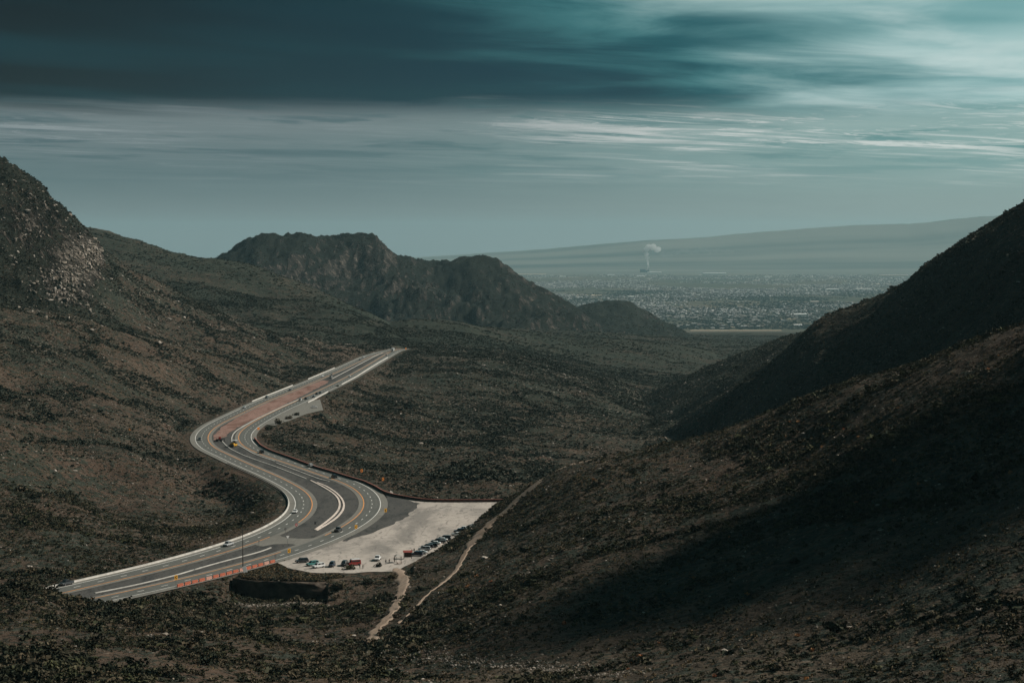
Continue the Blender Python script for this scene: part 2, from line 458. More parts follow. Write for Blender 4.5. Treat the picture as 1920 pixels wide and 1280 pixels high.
spur_ctrl = [          # greener spur beyond it
    p(1700, 600, 1900), p(1560, 625, 1900), p(1492, 640, 1920), p(1445, 655, 1950), p(1390, 672, 2000), p(1320, 698, 2050), p(1262, 724, 2100), p(1225, 745, 2120),
    z(1700, 1600, 10), z(1500, 1600, -2), p(1420, 705, 1750), p(1340, 738, 1780), p(1270, 775, 1800), z(1220, 1800, -55),
    z(1700, 2500, 0), z(1500, 2500, -45), z(1350, 2500, -70), z(1250, 2400, -80), z(1050, 2100, -110), z(600, 2000, -260), *far_low(800, -200), *far_low(5000, -300)]

LAYERS = [TPS(c) for c in (ground_ctrl, mountain_ctrl, ridge_ctrl, peak_ctrl, butte_ctrl, hill_ctrl, flank_ctrl, spur_ctrl)]
FAR_CREST = np.array([(-600, 476), (400, 488), (700, 486), (800, 482), (1000, 468), (1215, 452), (1400, 439), (1520, 430), (1600, 425), (1700, 421), (1760, 414), (1800, 410), (1840, 406),
                      (1885, 402), (1930, 401), (2050, 412), (2300, 432), (2700, 445)], float)

def height(x, y, want=False):
    x = np.asarray(x, float); y = np.asarray(y, float)
    hs = []
    d_road = road_dist(x, y)
    g = LAYERS[0](x, y)
    far_fade = 1 - sstep(y, 5600, 8600)
    near = sstep(y, 60, 260)
    g = np.where(y < 260, np.minimum(g, 113.0 - 0.24 * y), g)
    g = g + near * far_fade * sstep(d_road, 4, 70) * (2.4 * fbm(x, y, 95, 3, 0.5, 1) * sstep(y, 300, 900) + 1.1 * fbm(x, y, 34, 4, 0.55, 5) + 2.0 * sstep(y, 900, 2500) * fbm(x, y, 140, 4, 0.5, 3, True) + 0.75 * fbm(x, y, 9, 3, 0.6, 11) + sstep(y, 700, 900) * (4.5 * fbm(x + 0.3 * y, y * 0.6, 120, 3, 0.55, 12, True) + 1.3 * fbm(x + 0.3 * y, y * 0.7, 40, 2, 0.55, 13, True)))
    # rills running down the dark slope
    rm = np.exp(-((x / y * F + 960 - 1420) / 420) ** 2) * np.exp(-((y - 560) / 170) ** 2)
    g += rm * 1.2 * fbm(x * 0.35 + y * 0.2, y - 0.5 * x, 26, 3, 0.5, 40, True)
    # the rocky knoll by the lot
    kx, ky = G(898, 893, -2)
    kd = ((x - kx) / 23) ** 2 + ((y - ky - 12) / 42) ** 2
    kn = np.exp(-kd)
    g += kn * (7.5 + 4.0 * fbm(x, y, 14, 4, 0.6, 60, True))
    # low terraces in the valley
    g += sstep(y, 1150, 1500) * (1 - sstep(y, 3300, 4300)) * sstep(x, -60, 20) * 7 * fbm(x * 0.5 + 80, y, 230, 4, 0.55, 8)
    plain_z = np.interp(y, [9000, 27500, 31000, 60000], [-290, -296, -270, -200])
    g = np.where(y > 8200, g * (1 - sstep(y, 8200, 9200)) + plain_z * sstep(y, 8200, 9200), g)
    hs.append(g)
    r_mtn = fbm(x, y, 190, 5, 0.52, 21, True)
    hs.append(LAYERS[1](x, y) + 9 * r_mtn - 11 + 15 * fbm(x, y, 52, 4, 0.62, 24, True) * (0.2 + 0.75 * sstep(-x, 360, 450)))
    hs.append(LAYERS[2](x, y) + 12 * fbm(x, y, 260, 5, 0.5, 31, True) - 4)
    w = fbm(x, y, 500, 2, 0.5, 77) * 120
    pk = 0.35 + 0.65 * sstep(np.abs(y - 5020), 90, 430)
    hs.append(LAYERS[3](x, y) + pk * 88 * fbm((x + w) * 1.0, (y) * 0.34, 330, 6, 0.56, 34, True) - 30 * pk + 17 * fbm(x, y * 0.6, 85, 4, 0.62, 36, True) - 3)
    hs.append(LAYERS[4](x, y) + 16 * fbm(x, y * 0.5, 110, 5, 0.62, 37, True) - 5)
    hs.append(LAYERS[5](x, y) + 7 * fbm(x, y, 170, 5, 0.55, 44, True) - 2)
    hs.append(LAYERS[6](x, y) - 4.5 + 3.5 * fbm(x, y, 85, 4, 0.55, 50, True) + 2.2 * fbm(x, y, 22, 3, 0.6, 51))
    hs.append(LAYERS[7](x, y) + 7 * fbm(x, y, 150, 4, 0.55, 53, True))
    hs = np.array(hs)
    hs[1:] = np.where(y > 8000, -500, hs[1:])
    for k, lim in enumerate((0, 1000, 1500, 2900, 4000, 1700, 720, 1000)):
        hs[k] = hs[k] - 2.0 * np.maximum(lim - y, 0)
    lay = hs.argmax(0)
    h = hs.max(0)
    # cut and fill for the highway, its median and the lot
    pxx = x / y * F + 960
    wall = (pxx > 425) & (pxx < 612) & (y < 700)
    foot = (pxx > 775) & (pxx < 1000) & (y < 860) & (x > -45)
    width = np.where(wall, 3.0, np.where(foot, 5.0, 20.0))
    t = sstep(d_road, 0, 1) * 0 + np.clip(d_road / width, 0, 1)
    t = t * t * (3 - 2 * t)
    lvl = -0.35 - 0.9 * np.clip(d_road / width, 0, 1) + road_z(y)
    h2 = lvl * (1 - t) + h * t
    h = np.where(d_road < 60, h2, h)
    lay = np.where((d_road < 14), 0, lay)
    h = np.where(y < 9000, np.minimum(h, 245 + 0.25 * (h - 245)), h)
    # far range
    fc = np.interp(x / y * F + 960, FAR_CREST[:, 0], FAR_CREST[:, 1])
    far = y > 27000
    if far.any():
        zc = H + (455 - fc[far]) / F * 33000
        yy, xx = y[far], x[far]
        t = np.clip((yy - 27500) / 5500, 0, 1)
        b = np.clip((yy - 33000) / 5000, 0, 1)
        nz = fbm(xx, yy * 0.5, 2600, 5, 0.55, 90, True)
        rr = -296 + (zc + 296) * (0.55 * t + 0.45 * t ** 3) * (1 - b) + (nz + 0.35 * fbm(xx, yy, 700, 3, 0.6, 91, True)) * 60 * sstep(t, 0.55, 1.0) * (zc + 296) / 900
        h[far] = rr
    if want:
        return h, lay, d_road
    return h

# ------------------------------------------------------------------ materials
MATS = {}
def new_mat(name):
    m = bpy.data.materials.new(name)
    m.use_nodes = True
    MATS[name] = m
    t = NT(m.node_tree)
    b = m.node_tree.nodes['Principled BSDF']
    b.inputs['Roughness'].default_value = 0.9
    b.inputs['Specular IOR Level'].default_value = 0.2
    return m, t, b

def plain(name, col, rough=0.8, spec=0.3, metal=0.0, var=0.0, scale=1.0):
    m, t, b = new_mat(name)
    b.inputs['Base Color'].default_value = (*col, 1)
    b.inputs['Roughness'].default_value = rough
    b.inputs['Specular IOR Level'].default_value = spec
    b.inputs['Metallic'].default_value = metal
    if var:
        o = t.node('ShaderNodeTexCoord').outputs['Object']
        n = t.noise(o, scale, 5, 0.6)
        lo = tuple(c * (1 - var) for c in col); hi = tuple(min(1, c * (1 + var)) for c in col)
        t.l.new(t.mix(t.smooth(n, 0.3, 0.7), lo, hi), b.inputs['Base Color'])
    return m

def terrain_mat():
    m, t, b = new_mat('desert_ground')
    o = t.node('ShaderNodeTexCoord').outputs['Object']
    at = t.node('ShaderNodeVertexColor', layer_name='cover')
    rock, veg, red = t.sep(at.outputs['Color'])[:3]
    n60 = t.noise(o, 1 / 70, 4, 0.6)
    n9 = t.noise(o, 1 / 9, 5, 0.65)
    n2 = t.noise(o, 1 / 1.7, 4, 0.7)
    soil = t.mix(t.smooth(n60, 0.35, 0.68), (0.043, 0.035, 0.027), (0.094, 0.075, 0.055))
    soil = t.mix(t.m('MULTIPLY', red, 0.85), soil, (0.110, 0.072, 0.053))
    soil = t.mix(t.m('MULTIPLY', t.smooth(n9, 0.48, 0.70), 0.55), soil, (0.135, 0.108, 0.081))
    soil = t.mix(t.smooth(n2, 0.35, 0.75), t.mix(0.45, soil, (0.03, 0.024, 0.018)), soil)
    # low scrub too small to be built: patches at three sizes
    v1 = t.noise(o, 1 / 2.6, 3, 0.6)
    v2 = t.noise(o, 1 / 7.5, 4, 0.6)
    v3 = t.noise(o, 1 / 26, 4, 0.6)
    vsum = t.m('ADD', t.m('MULTIPLY', v1, 0.5), t.m('ADD', t.m('MULTIPLY', v2, 0.32), t.m('MULTIPLY', v3, 0.18)))
    thr = t.smooth(veg, 0, 1, 0.60, 0.40, 'LINEAR')
    vm = t.smooth(t.m('SUBTRACT', vsum, thr), -0.03, 0.05)
    green = t.mix(t.smooth(n9, 0.35, 0.65), (0.015, 0.024, 0.019), (0.033, 0.043, 0.033))
    col = t.mix(t.m('MULTIPLY', vm, 0.85), soil, green)
    # loose pale stones
    vd = t.voronoi(o, 1 / 3.2)
    vc = t.node('ShaderNodeTexVoronoi'); t.put(vc.inputs['Vector'], o); t.put(vc.inputs['Scale'], 1 / 3.2)
    pick = t.sep(vc.outputs['Color'])[0]
    st = t.m('MULTIPLY', t.smooth(vd, 0.26, 0.18), t.smooth(pick, 0.95, 0.96))
    col = t.mix(t.m('MULTIPLY', st, 0.45), col, (0.24, 0.20, 0.16))
    # bare rock: upright streaks and cracks
    mp = t.node('ShaderNodeMapping'); mp.inputs['Scale'].default_value = (1, 1, 0.35)
    t.put(mp.inputs['Vector'], o)
    r1 = t.noise(mp.outputs[0], 1 / 14, 7, 0.68, 0.6)
    r2 = t.noise(mp.outputs[0], 1 / 3.5, 5, 0.7, 0.3)
    rcol = t.mix(t.smooth(r1, 0.44, 0.68), (0.035, 0.032, 0.027), (0.27, 0.23, 0.195))
    rcol = t.mix(t.m('MULTIPLY', t.smooth(r2, 0.60, 0.42), 0.85), rcol, (0.03, 0.028, 0.024))
    rmask = t.smooth(t.m('ADD', rock, t.m('MULTIPLY', t.m('SUBTRACT', r1, 0.5), 1.2)), 0.42, 0.60)
    col = t.mix(rmask, col, rcol)
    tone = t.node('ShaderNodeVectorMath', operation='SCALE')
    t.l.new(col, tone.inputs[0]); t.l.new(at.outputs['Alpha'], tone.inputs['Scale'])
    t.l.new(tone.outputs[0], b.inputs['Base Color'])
    b.inputs['Roughness'].default_value = 1.0
    b.inputs['Specular IOR Level'].default_value = 0.05
    bp = t.node('ShaderNodeBump'); bp.inputs['Distance'].default_value = 1.0; bp.inputs['Strength'].default_value = 0.9
    hgt = t.m('ADD', t.m('MULTIPLY', n2, 0.9), t.m('ADD', t.m('MULTIPLY', n9, 2.6), t.m('MULTIPLY', t.m('MULTIPLY', r1, rmask), 6.0)))
    hgt = t.m('ADD', hgt, t.m('MULTIPLY', vm, 0.5))
    t.l.new(hgt, bp.inputs['Height'])
    t.l.new(bp.outputs[0], b.inputs['Normal'])
    return m

def plain_mat():
    m, t, b = new_mat('desert_plain_ground')
    o = t.node('ShaderNodeTexCoord').outputs['Object']
    x, y, zz = t.sep(o)[:3]
    n1 = t.noise(o, 1 / 1500, 5, 0.6)
    n2 = t.noise(o, 1 / 160, 5, 0.65)
    strips = t.noise(t.comb(t.m('MULTIPLY', x, 0.25), y, 0.0), 1 / 420, 5, 0.65)
    col = t.mix(t.smooth(n1, 0.38, 0.64), (0.060, 0.062, 0.046), (0.115, 0.095, 0.070))
    col = t.mix(t.m('MULTIPLY', t.smooth(n2, 0.45, 0.7), 0.6), col, (0.035, 0.042, 0.028))
    col = t.mix(t.m('MULTIPLY', t.smooth(strips, 0.64, 0.70), 0.55), col, (0.30, 0.255, 0.20))
    bands = t.noise(t.comb(t.m('MULTIPLY', x, 0.14), y, 2.0), 1 / 1500, 4, 0.6)
    farc = t.mix(t.smooth(bands, 0.38, 0.62), (0.060, 0.070, 0.066), (0.165, 0.160, 0.140))
    col = t.mix(t.smooth(y, 22000, 29000), col, farc)
    t.l.new(col, b.inputs['Base Color'])
    b.inputs['Roughness'].default_value = 1.0
    b.inputs['Specular IOR Level'].default_value = 0.0
    return m

M_TER, M_PLAIN = terrain_mat(), plain_mat()
M_FARM = plain('far_range_rock', (0.15, 0.145, 0.125), 1.0, 0.0, var=0.15, scale=0.0006)

def gravel_mat(name, c0, c1, c2, s=1.0):
    m, t, b = new_mat(name)
    o = t.node('ShaderNodeTexCoord').outputs['Object']
    mp = t.node('ShaderNodeMapping'); mp.inputs['Rotation'].default_value = (0, 0, math.radians(-28)); mp.inputs['Scale'].default_value = (1.0, 0.28, 1)
    t.put(mp.inputs['Vector'], o)
    n1 = t.noise(mp.outputs[0], 0.045 * s, 6, 0.65, 0.8)
    n2 = t.noise(o, 0.35 * s, 6, 0.7)
    n3 = t.noise(mp.outputs[0], 0.28 * s, 4, 0.6, 1.5)
    col = t.mix(t.smooth(n1, 0.34, 0.56), c0, c1)
    col = t.mix(t.m('MULTIPLY', t.smooth(n3, 0.54, 0.64), 0.6), col, c2)
    col = t.mix(t.m('MULTIPLY', t.smooth(n2, 0.35, 0.7), 0.45), t.mix(0.5, col, c2), col)
    t.l.new(col, b.inputs['Base Color'])
    bp = t.node('ShaderNodeBump'); bp.inputs['Distance'].default_value = 0.15
    t.l.new(n2, bp.inputs['Height']); t.l.new(bp.outputs[0], b.inputs['Normal'])
    b.inputs['Roughness'].default_value = 1.0; b.inputs['Specular IOR Level'].default_value = 0.05
    return m

M_LOT = gravel_mat('pale_gravel', (0.27, 0.25, 0.225), (0.57, 0.51, 0.45), (0.15, 0.14, 0.13))
M_DKG = gravel_mat('dark_gravel', (0.060, 0.062, 0.060), (0.115, 0.112, 0.104), (0.030, 0.031, 0.031), 2.0)
M_RED = gravel_mat('red_dirt', (0.19, 0.10, 0.08), (0.36, 0.225, 0.19), (0.10, 0.07, 0.055), 2.6)
M_TRAIL = gravel_mat('trail_dirt', (0.30, 0.225, 0.17), (0.37, 0.29, 0.23), (0.16, 0.12, 0.09), 3.0)

def asphalt_mat(name, base, tracks=True):
    m, t, b = new_mat(name)
    uv = t.node('ShaderNodeUVMap').outputs[0]
    u, v, _ = t.sep(uv)[:3]
    o = t.node('ShaderNodeTexCoord').outputs['Object']
    n1 = t.noise(o, 0.5, 5, 0.6)
    lo = tuple(c * 0.86 for c in base); hi = tuple(c * 1.14 for c in base)
    col = t.mix(t.smooth(n1, 0.3, 0.7), lo, hi)
    long = t.noise(t.comb(t.m('MULTIPLY', u, 1.4), t.m('MULTIPLY', v, 0.025)), 1.0, 4, 0.6)
    col = t.mix(t.m('MULTIPLY', t.smooth(long, 0.45, 0.72), 0.45), col, tuple(c * 0.62 for c in base))
    pt = t.noise(o, 0.06, 3, 0.5, 0.3)
    col = t.mix(t.m('MULTIPLY', t.smooth(pt, 0.55, 0.62), 0.30), col, tuple(c * 0.66 for c in base))
    if tracks:
        # worn wheel paths, one pair in each lane
        a = t.m('ABSOLUTE', t.m('SUBTRACT', t.m('ABSOLUTE', u), 1.85))
        w = t.m('ABSOLUTE', t.m('SUBTRACT', a, 0.85))
        col = t.mix(t.smooth(w, 0.50, 0.10, 0.0, 0.50), col, tuple(c * 0.70 for c in base))
    t.l.new(col, b.inputs['Base Color'])
    b.inputs['Roughness'].default_value = 0.85
    return m

M_ASP = asphalt_mat('asphalt', (0.115, 0.117, 0.106))
M_SHO = asphalt_mat('shoulder_asphalt', (0.175, 0.168, 0.148), False)
M_WLINE = plain('white_paint', (0.72, 0.71, 0.67), 0.7, var=0.15, scale=0.3)
M_OLINE = plain('orange_paint', (0.72, 0.30, 0.085), 0.7, var=0.2, scale=0.3)
M_CONC = plain('pale_concrete', (0.44, 0.425, 0.39), 0.85, var=0.22, scale=0.25)
M_KERB = plain('kerb_concrete', (0.58, 0.50, 0.44), 0.85, var=0.3, scale=0.5)

# ------------------------------------------------------------------ mesh helpers
def link(name, me, mat=None, parent=None, **props):
    o = bpy.data.objects.new(name, me)
    COL.objects.link(o)
    if mat is not None and me is not None and not me.materials:
        for mm in (mat if isinstance(mat, (list, tuple)) else [mat]):
            me.materials.append(mm)
    if parent is not None:
        o.parent = parent
    for k, v in props.items():
        o[k] = v
    return o

def np_mesh(name, co, faces, smooth=False, uv=None):
    """faces: (n,4) or (n,3) int array"""
    me = bpy.data.meshes.new(name)
    co = np.asarray(co, np.float32); faces = np.asarray(faces, np.int32)
    n, k = faces.shape
    me.vertices.add(len(co)); me.vertices.foreach_set('co', co.ravel())
    me.loops.add(n * k); me.loops.foreach_set('vertex_index', faces.ravel())
    me.polygons.add(n)
    me.polygons.foreach_set('loop_start', np.arange(0, n * k, k, dtype=np.int32))
    me.polygons.foreach_set('loop_total', np.full(n, k, np.int32))
    if smooth:
        me.polygons.foreach_set('use_smooth', np.ones(n, bool))
    if uv is not None:
        l = me.uv_layers.new(name='UVMap')
        l.data.foreach_set('uv', np.asarray(uv, np.float32)[faces.ravel()].ravel())
    me.update(calc_edges=True)
    return me

def structure(name, me, mat, label=None):
    o = link(name, me, mat, kind='structure')
    if label:
        o['label'] = label
    return o

# ------------------------------------------------------------------ terrain sheets
a_in = np.linspace(-0.285, 0.285, 720)
a_cols = np.concatenate([np.linspace(-0.75, -0.29, 46), a_in, np.linspace(0.29, 0.75, 46)])
rows = [np.geomspace(3, 240, 40)[:-1], np.geomspace(240, 620, 250)[:-1], np.geomspace(620, 1250, 290)[:-1], np.geomspace(1250, 2600, 220)[:-1],
        np.geomspace(2600, 5600, 190)[:-1], np.geomspace(5600, 9000, 50)]
d_rows = np.concatenate(rows)
AA, DD = np.meshgrid(a_cols, d_rows)
X, Y = (AA * DD).ravel(), DD.ravel()
Zt, LAY, DRD = height(X, Y, True)
NR, NC = len(d_rows), len(a_cols)

# how high the ground in front reaches on each line of sight (for culling scatter that the photo cannot show)
ELEV = ((Zt - H) / Y).reshape(NR, NC)
HORIZON = np.maximum.accumulate(ELEV, axis=0)

def seen(x, y, ztop, margin=0.0):
    ci = np.clip(np.searchsorted(a_cols, x / y), 0, NC - 1)
    ri = np.clip(np.searchsorted(d_rows, y) - 2, 0, NR - 1)
    return (ztop - H) / y >= HORIZON[ri, ci] - margin

# cover: R bare rock, G scrub, B reddish bare soil
PXX = X / Y * F + 960
PYY = to_px(X, Y, Zt)[1]
ZG = Zt.reshape(NR, NC)
gy = np.gradient(ZG, axis=0) / np.gradient(DD, axis=0)
gx = np.gradient(ZG, axis=1) / np.gradient(AA * DD, axis=1)
SLOPE = np.hypot(gx, gy).ravel()
rock = np.zeros(len(X))
nz = fbm(X, Y, 60, 4, 0.6, 101)
nz2 = fbm(X, Y, 260, 4, 0.55, 102)
m1 = LAY == 1
def blob(cx, cy, rx, ry):
    return np.exp(-((PXX - cx) / rx) ** 2 - ((PYY - cy) / ry) ** 2)
rock[m1] = (0.95 * blob(165, 475, 26, 34) + 0.75 * blob(130, 520, 50, 55) + 0.5 * blob(60, 420, 80, 60) + 0.12)[m1] + 0.25 * nz[m1]
m3 = (LAY == 3) | (LAY == 4)
rock[m3] = (0.12 + 0.55 * sstep(SLOPE, 0.45, 0.95) + 0.35 * nz2 + 0.25 * nz)[m3] + (0.4 * blob(690, 500, 70, 60) + 0.25 * blob(1190, 600, 60, 20))[m3]
m6 = LAY == 6
rock[m6] = 0.10 + 0.2 * nz[m6]
kx, ky = G(898, 893, -2)
rock += 0.34 * np.exp(-((X - kx) / 26) ** 2 - ((Y - ky - 8) / 48) ** 2)
veg = 0.52 + 0.45 * fbm(X, Y, 120, 4, 0.55, 110)
veg += np.where(LAY == 2, 0.22, 0) + np.where(LAY == 7, 0.22, 0) + np.where(LAY == 5, 0.15, 0) + np.where(m3, 0.42, 0) + np.where(m1, 0.45 * (1 - sstep(PXX, 120, 320)), 0) + np.where(m6, 0.15, 0)  # extra scrub on left mountain and far range also stands in for cloud shade
veg += 0.2 * sstep(Y, 1200, 1700) * sstep(PXX, 640, 900)
red = 0.30 + 0.9 * fbm(X, Y, 170, 4, 0.55, 120) + 0.30 * sstep(Y, 600, 800) * (1 - sstep(Y, 1900, 2400)) * (1 - sstep(PXX, 600, 820)) + 0.25 * np.exp(-((DRD - 8) / 14) ** 2) + 0.45 * (1 - sstep(Y, 560, 700)) * (1 - sstep(PXX, 750, 950))
red -= np.where(m3 | (LAY == 2), 0.4, 0)
red += 0.8 * blob(1000, 855, 60, 14)
# tone darkens the far range and left mountain in place of cloud shade
SHADE_TONE = np.where(LAY == 3, 0.42, np.where(LAY == 4, 0.55, 1.0))
SHADE_TONE = np.where(m1, 1 - 0.50 * (1 - sstep(PXX + 0.45 * (PYY - 470), 60, 330)), SHADE_TONE)  # left part of the mountain painted darker, as if under a passing shadow
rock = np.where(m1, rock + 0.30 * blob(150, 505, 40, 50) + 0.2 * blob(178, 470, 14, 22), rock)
SHADE_TONE = np.maximum(SHADE_TONE, np.clip(np.where(m1, 1.15, 0.85) * (rock - 0.1), 0, 1))
COVER = np.clip(np.stack([rock, veg, red, SHADE_TONE], 1), 0, 1)

idx = np.arange(NR * NC).reshape(NR, NC)
QUADS = np.stack([idx[:-1, :-1], idx[:-1, 1:], idx[1:, 1:], idx[1:, :-1]], -1).reshape(-1, 4)
fl = LAY[QUADS[:, 0]].copy()
fx, fy = PXX[QUADS].mean(1), Y[QUADS].mean(1)
crest_px = np.array([(-900, 655), (0, 655), (300, 672), (430, 690), (640, 700), (740, 706), (780, 712), (830, 738), (880, 758), (930, 780), (965, 795), (1000, 803), (1080, 813), (1180, 790), (1300, 780), (1500, 737),
                     (1700, 697), (1920, 655), (2600, 600)], float)
fl[(fl == 0) & (fy < np.interp(fx, crest_px[:, 0], crest_px[:, 1]))] = 8
names = {0: 'valley_floor', 1: 'mountain', 2: 'ridge', 3: 'mountain', 4: 'butte', 5: 'hill', 6: 'hillside', 7: 'hill', 8: 'foreground_slope'}
tlabels = {0: 'brown desert valley floor dotted with scrub around the highway', 1: 'steep dark rocky mountain rising at the left edge', 2: 'green scrub ridge behind the rocky left mountain',
           3: 'broad dark mountain with cliffs in the middle distance', 4: 'low rocky butte at the end of the far range', 5: 'low scrubby hill right of the highway pass',
           6: 'dark steep hillside along the right edge', 7: 'green spur beyond the dark right hillside', 8: 'dark near slope with scrub falling to the gravel lot'}
for k in range(9):
    q = QUADS[fl == k]
    if len(q) == 0:
        continue
    u, inv = np.unique(q, return_inverse=True)
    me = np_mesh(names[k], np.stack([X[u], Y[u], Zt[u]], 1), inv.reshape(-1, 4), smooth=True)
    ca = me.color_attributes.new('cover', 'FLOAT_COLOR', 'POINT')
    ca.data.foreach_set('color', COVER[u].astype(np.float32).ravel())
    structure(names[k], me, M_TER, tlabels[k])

pa = np.linspace(-0.75, 0.75, 420)
pd = np.geomspace(8950, 39000, 190)
A2, D2 = np.meshgrid(pa, pd)
pz = height((A2 * D2).ravel(), D2.ravel())
pi = np.arange(A2.size).reshape(A2.shape)
pq = np.stack([pi[:-1, :-1], pi[:-1, 1:], pi[1:, 1:], pi[1:, :-1]], -1).reshape(-1, 4)
cut = D2[:-1, :-1].ravel() > 29500
for nm, sel, lb in (('desert_plain', ~cut, 'wide hazy desert plain with the town on it'), ('far_mountains', cut, 'faint long mountain range on the horizon')):
    u, inv = np.unique(pq[sel], return_inverse=True)
    co = np.stack([(A2 * D2).ravel()[u], D2.ravel()[u], pz[u]], 1)
    structure(nm, np_mesh(nm, co, inv.reshape(-1, 4), smooth=True), M_PLAIN, lb)

# ------------------------------------------------------------------ ray onto the ground
def on_ground(px, py, dmin=230.0, dmax=8900.0):
    """first point where the line of sight through a photo pixel meets the terrain"""
    d = raydir(px, py)
    D = np.geomspace(dmin, dmax, 1400)
    x = d[0] / d[1] * D
    zr = H + d[2] / d[1] * D
    h = height(x, D)
    hit = np.nonzero(h >= zr)[0]
    i = hit[0] if len(hit) else len(D) - 1
    i = max(i, 1)
    f0, f1 = zr[i - 1] - h[i - 1], zr[i] - h[i]
    t = f0 / (f0 - f1) if f0 != f1 else 0
    y = D[i - 1] + t * (D[i] - D[i - 1])
    return np.array([d[0] / d[1] * y, y, float(height([d[0] / d[1] * y], [y])[0])])

# ------------------------------------------------------------------ highway surfaces
def strip(name, line, o0, o1, zz, mat, label=None, i0=0, i1=None, nseg=1):
    q = line[i0:i1]
    nrm = normals(line)[i0:i1]
    s = np.r_[0, np.cumsum(np.hypot(*np.diff(q, axis=0).T))]
    o0 = np.broadcast_to(o0, (len(q),)); o1 = np.broadcast_to(o1, (len(q),))
    co, uv = [], []
    for k in range(nseg + 1):
        o = o0 + (o1 - o0) * k / nseg
        pt = q + nrm * o[:, None]
        co.append(np.concatenate([pt, (zz + road_z(pt[:, 1]))[:, None]], 1))
        uv.append(np.stack([o, s], 1))
    n = len(q)
    co = np.concatenate(co); uv = np.concatenate(uv)
    f = []
    for k in range(nseg):
        a = np.arange(n - 1) + k * n
        f.append(np.stack([a, a + n, a + n + 1, a + 1], 1))
    me = np_mesh(name, co, np.concatenate(f), uv=uv)
    return structure(name, me, mat, label)

def sheet(name, poly, zz, mat, label=None):
    tris = mgeo.tessellate_polygon([[Vector((a, b, 0)) for a, b in poly]])
    co = np.concatenate([poly, (zz + road_z(poly[:, 1]))[:, None]], 1)
    tr = np.array(tris)
    # all faces upward
    v = co[tr]
    cr = (v[:, 1, 0] - v[:, 0, 0]) * (v[:, 2, 1] - v[:, 0, 1]) - (v[:, 1, 1] - v[:, 0, 1]) * (v[:, 2, 0] - v[:, 0, 0])
    tr[cr < 0] = tr[cr < 0][:, ::-1]
    me = np_mesh(name, co, tr, uv=poly)
    return structure(name, me, mat, label)

def near_i(line, px, py):
    g = G(px, py)
    return int(((line - g) ** 2).sum(1).argmin())

med = np.concatenate([offset(LC, 4.5)[::2], offset(RC, -4.5)[::-2]])
sheet('median', med, -0.12, M_DKG, 'dark gravel median between the two carriageways')
GRAVEL = dense(np.array([G(*a) for a in GRAVEL_PX]), 2.5)
GRAVEL = GRAVEL + np.stack([fbm(GRAVEL[:, 0], GRAVEL[:, 1], 9, 3, 0.6, 330), fbm(GRAVEL[:, 0] + 50, GRAVEL[:, 1], 9, 3, 0.6, 331)], 1) * 1.6
sheet('gravel_lot', GRAVEL, -0.16, M_LOT, 'pale gravel parking lot beside the bend')
sheet('pull_off', PULL, -0.14, M_SHO, 'paved pull off beside the far carriageway')
def px_poly(pts, it=2, step=3.0):
    q = np.array([G(*a) for a in pts])
    return dense(q, step)
red_px = [(616, 713.5), (604, 712.5), (546, 734.5), (485, 761), (442, 783), (415, 801), (399, 818), (404, 825), (424, 817), (433, 808), (450, 799), (485, 782), (534, 758), (558, 746), (582, 734), (614, 717)]
RD = px_poly(red_px)
RD = RD + np.stack([fbm(RD[:, 0], RD[:, 1], 16, 3, 0.6, 334), fbm(RD[:, 0] + 50, RD[:, 1], 16, 3, 0.6, 335)], 1) * 1.5
sheet('red_earth', RD, -0.08, M_RED, 'strip of bare red earth in the far median')
cross_px = [(470, 1017), (500, 1008), (523, 1001), (530, 1006), (552, 1008.5), (580, 1009), (610, 1004), (628, 999), (600, 1015), (560, 1027), (556, 1020), (540, 1018.5), (515, 1019), (490, 1024)]
sheet('crossover', px_poly(cross_px), -0.07, M_SHO, 'paved crossover between the carriageways')
dk_px = [(640, 1013), (690, 985), (720, 955), (725, 925), (738, 929), (765, 936), (787, 943), (776, 955), (752, 973), (725, 988), (695, 999), (668, 1006), (650, 1014)]
DK = px_poly(dk_px)
DK = DK + np.stack([fbm(DK[:, 0], DK[:, 1], 14, 3, 0.6, 332), fbm(DK[:, 0] + 50, DK[:, 1], 14, 3, 0.6, 333)], 1) * 3.0
sheet('dark_verge', DK, -0.11, M_DKG, 'dark gravel verge between bend and pale lot')
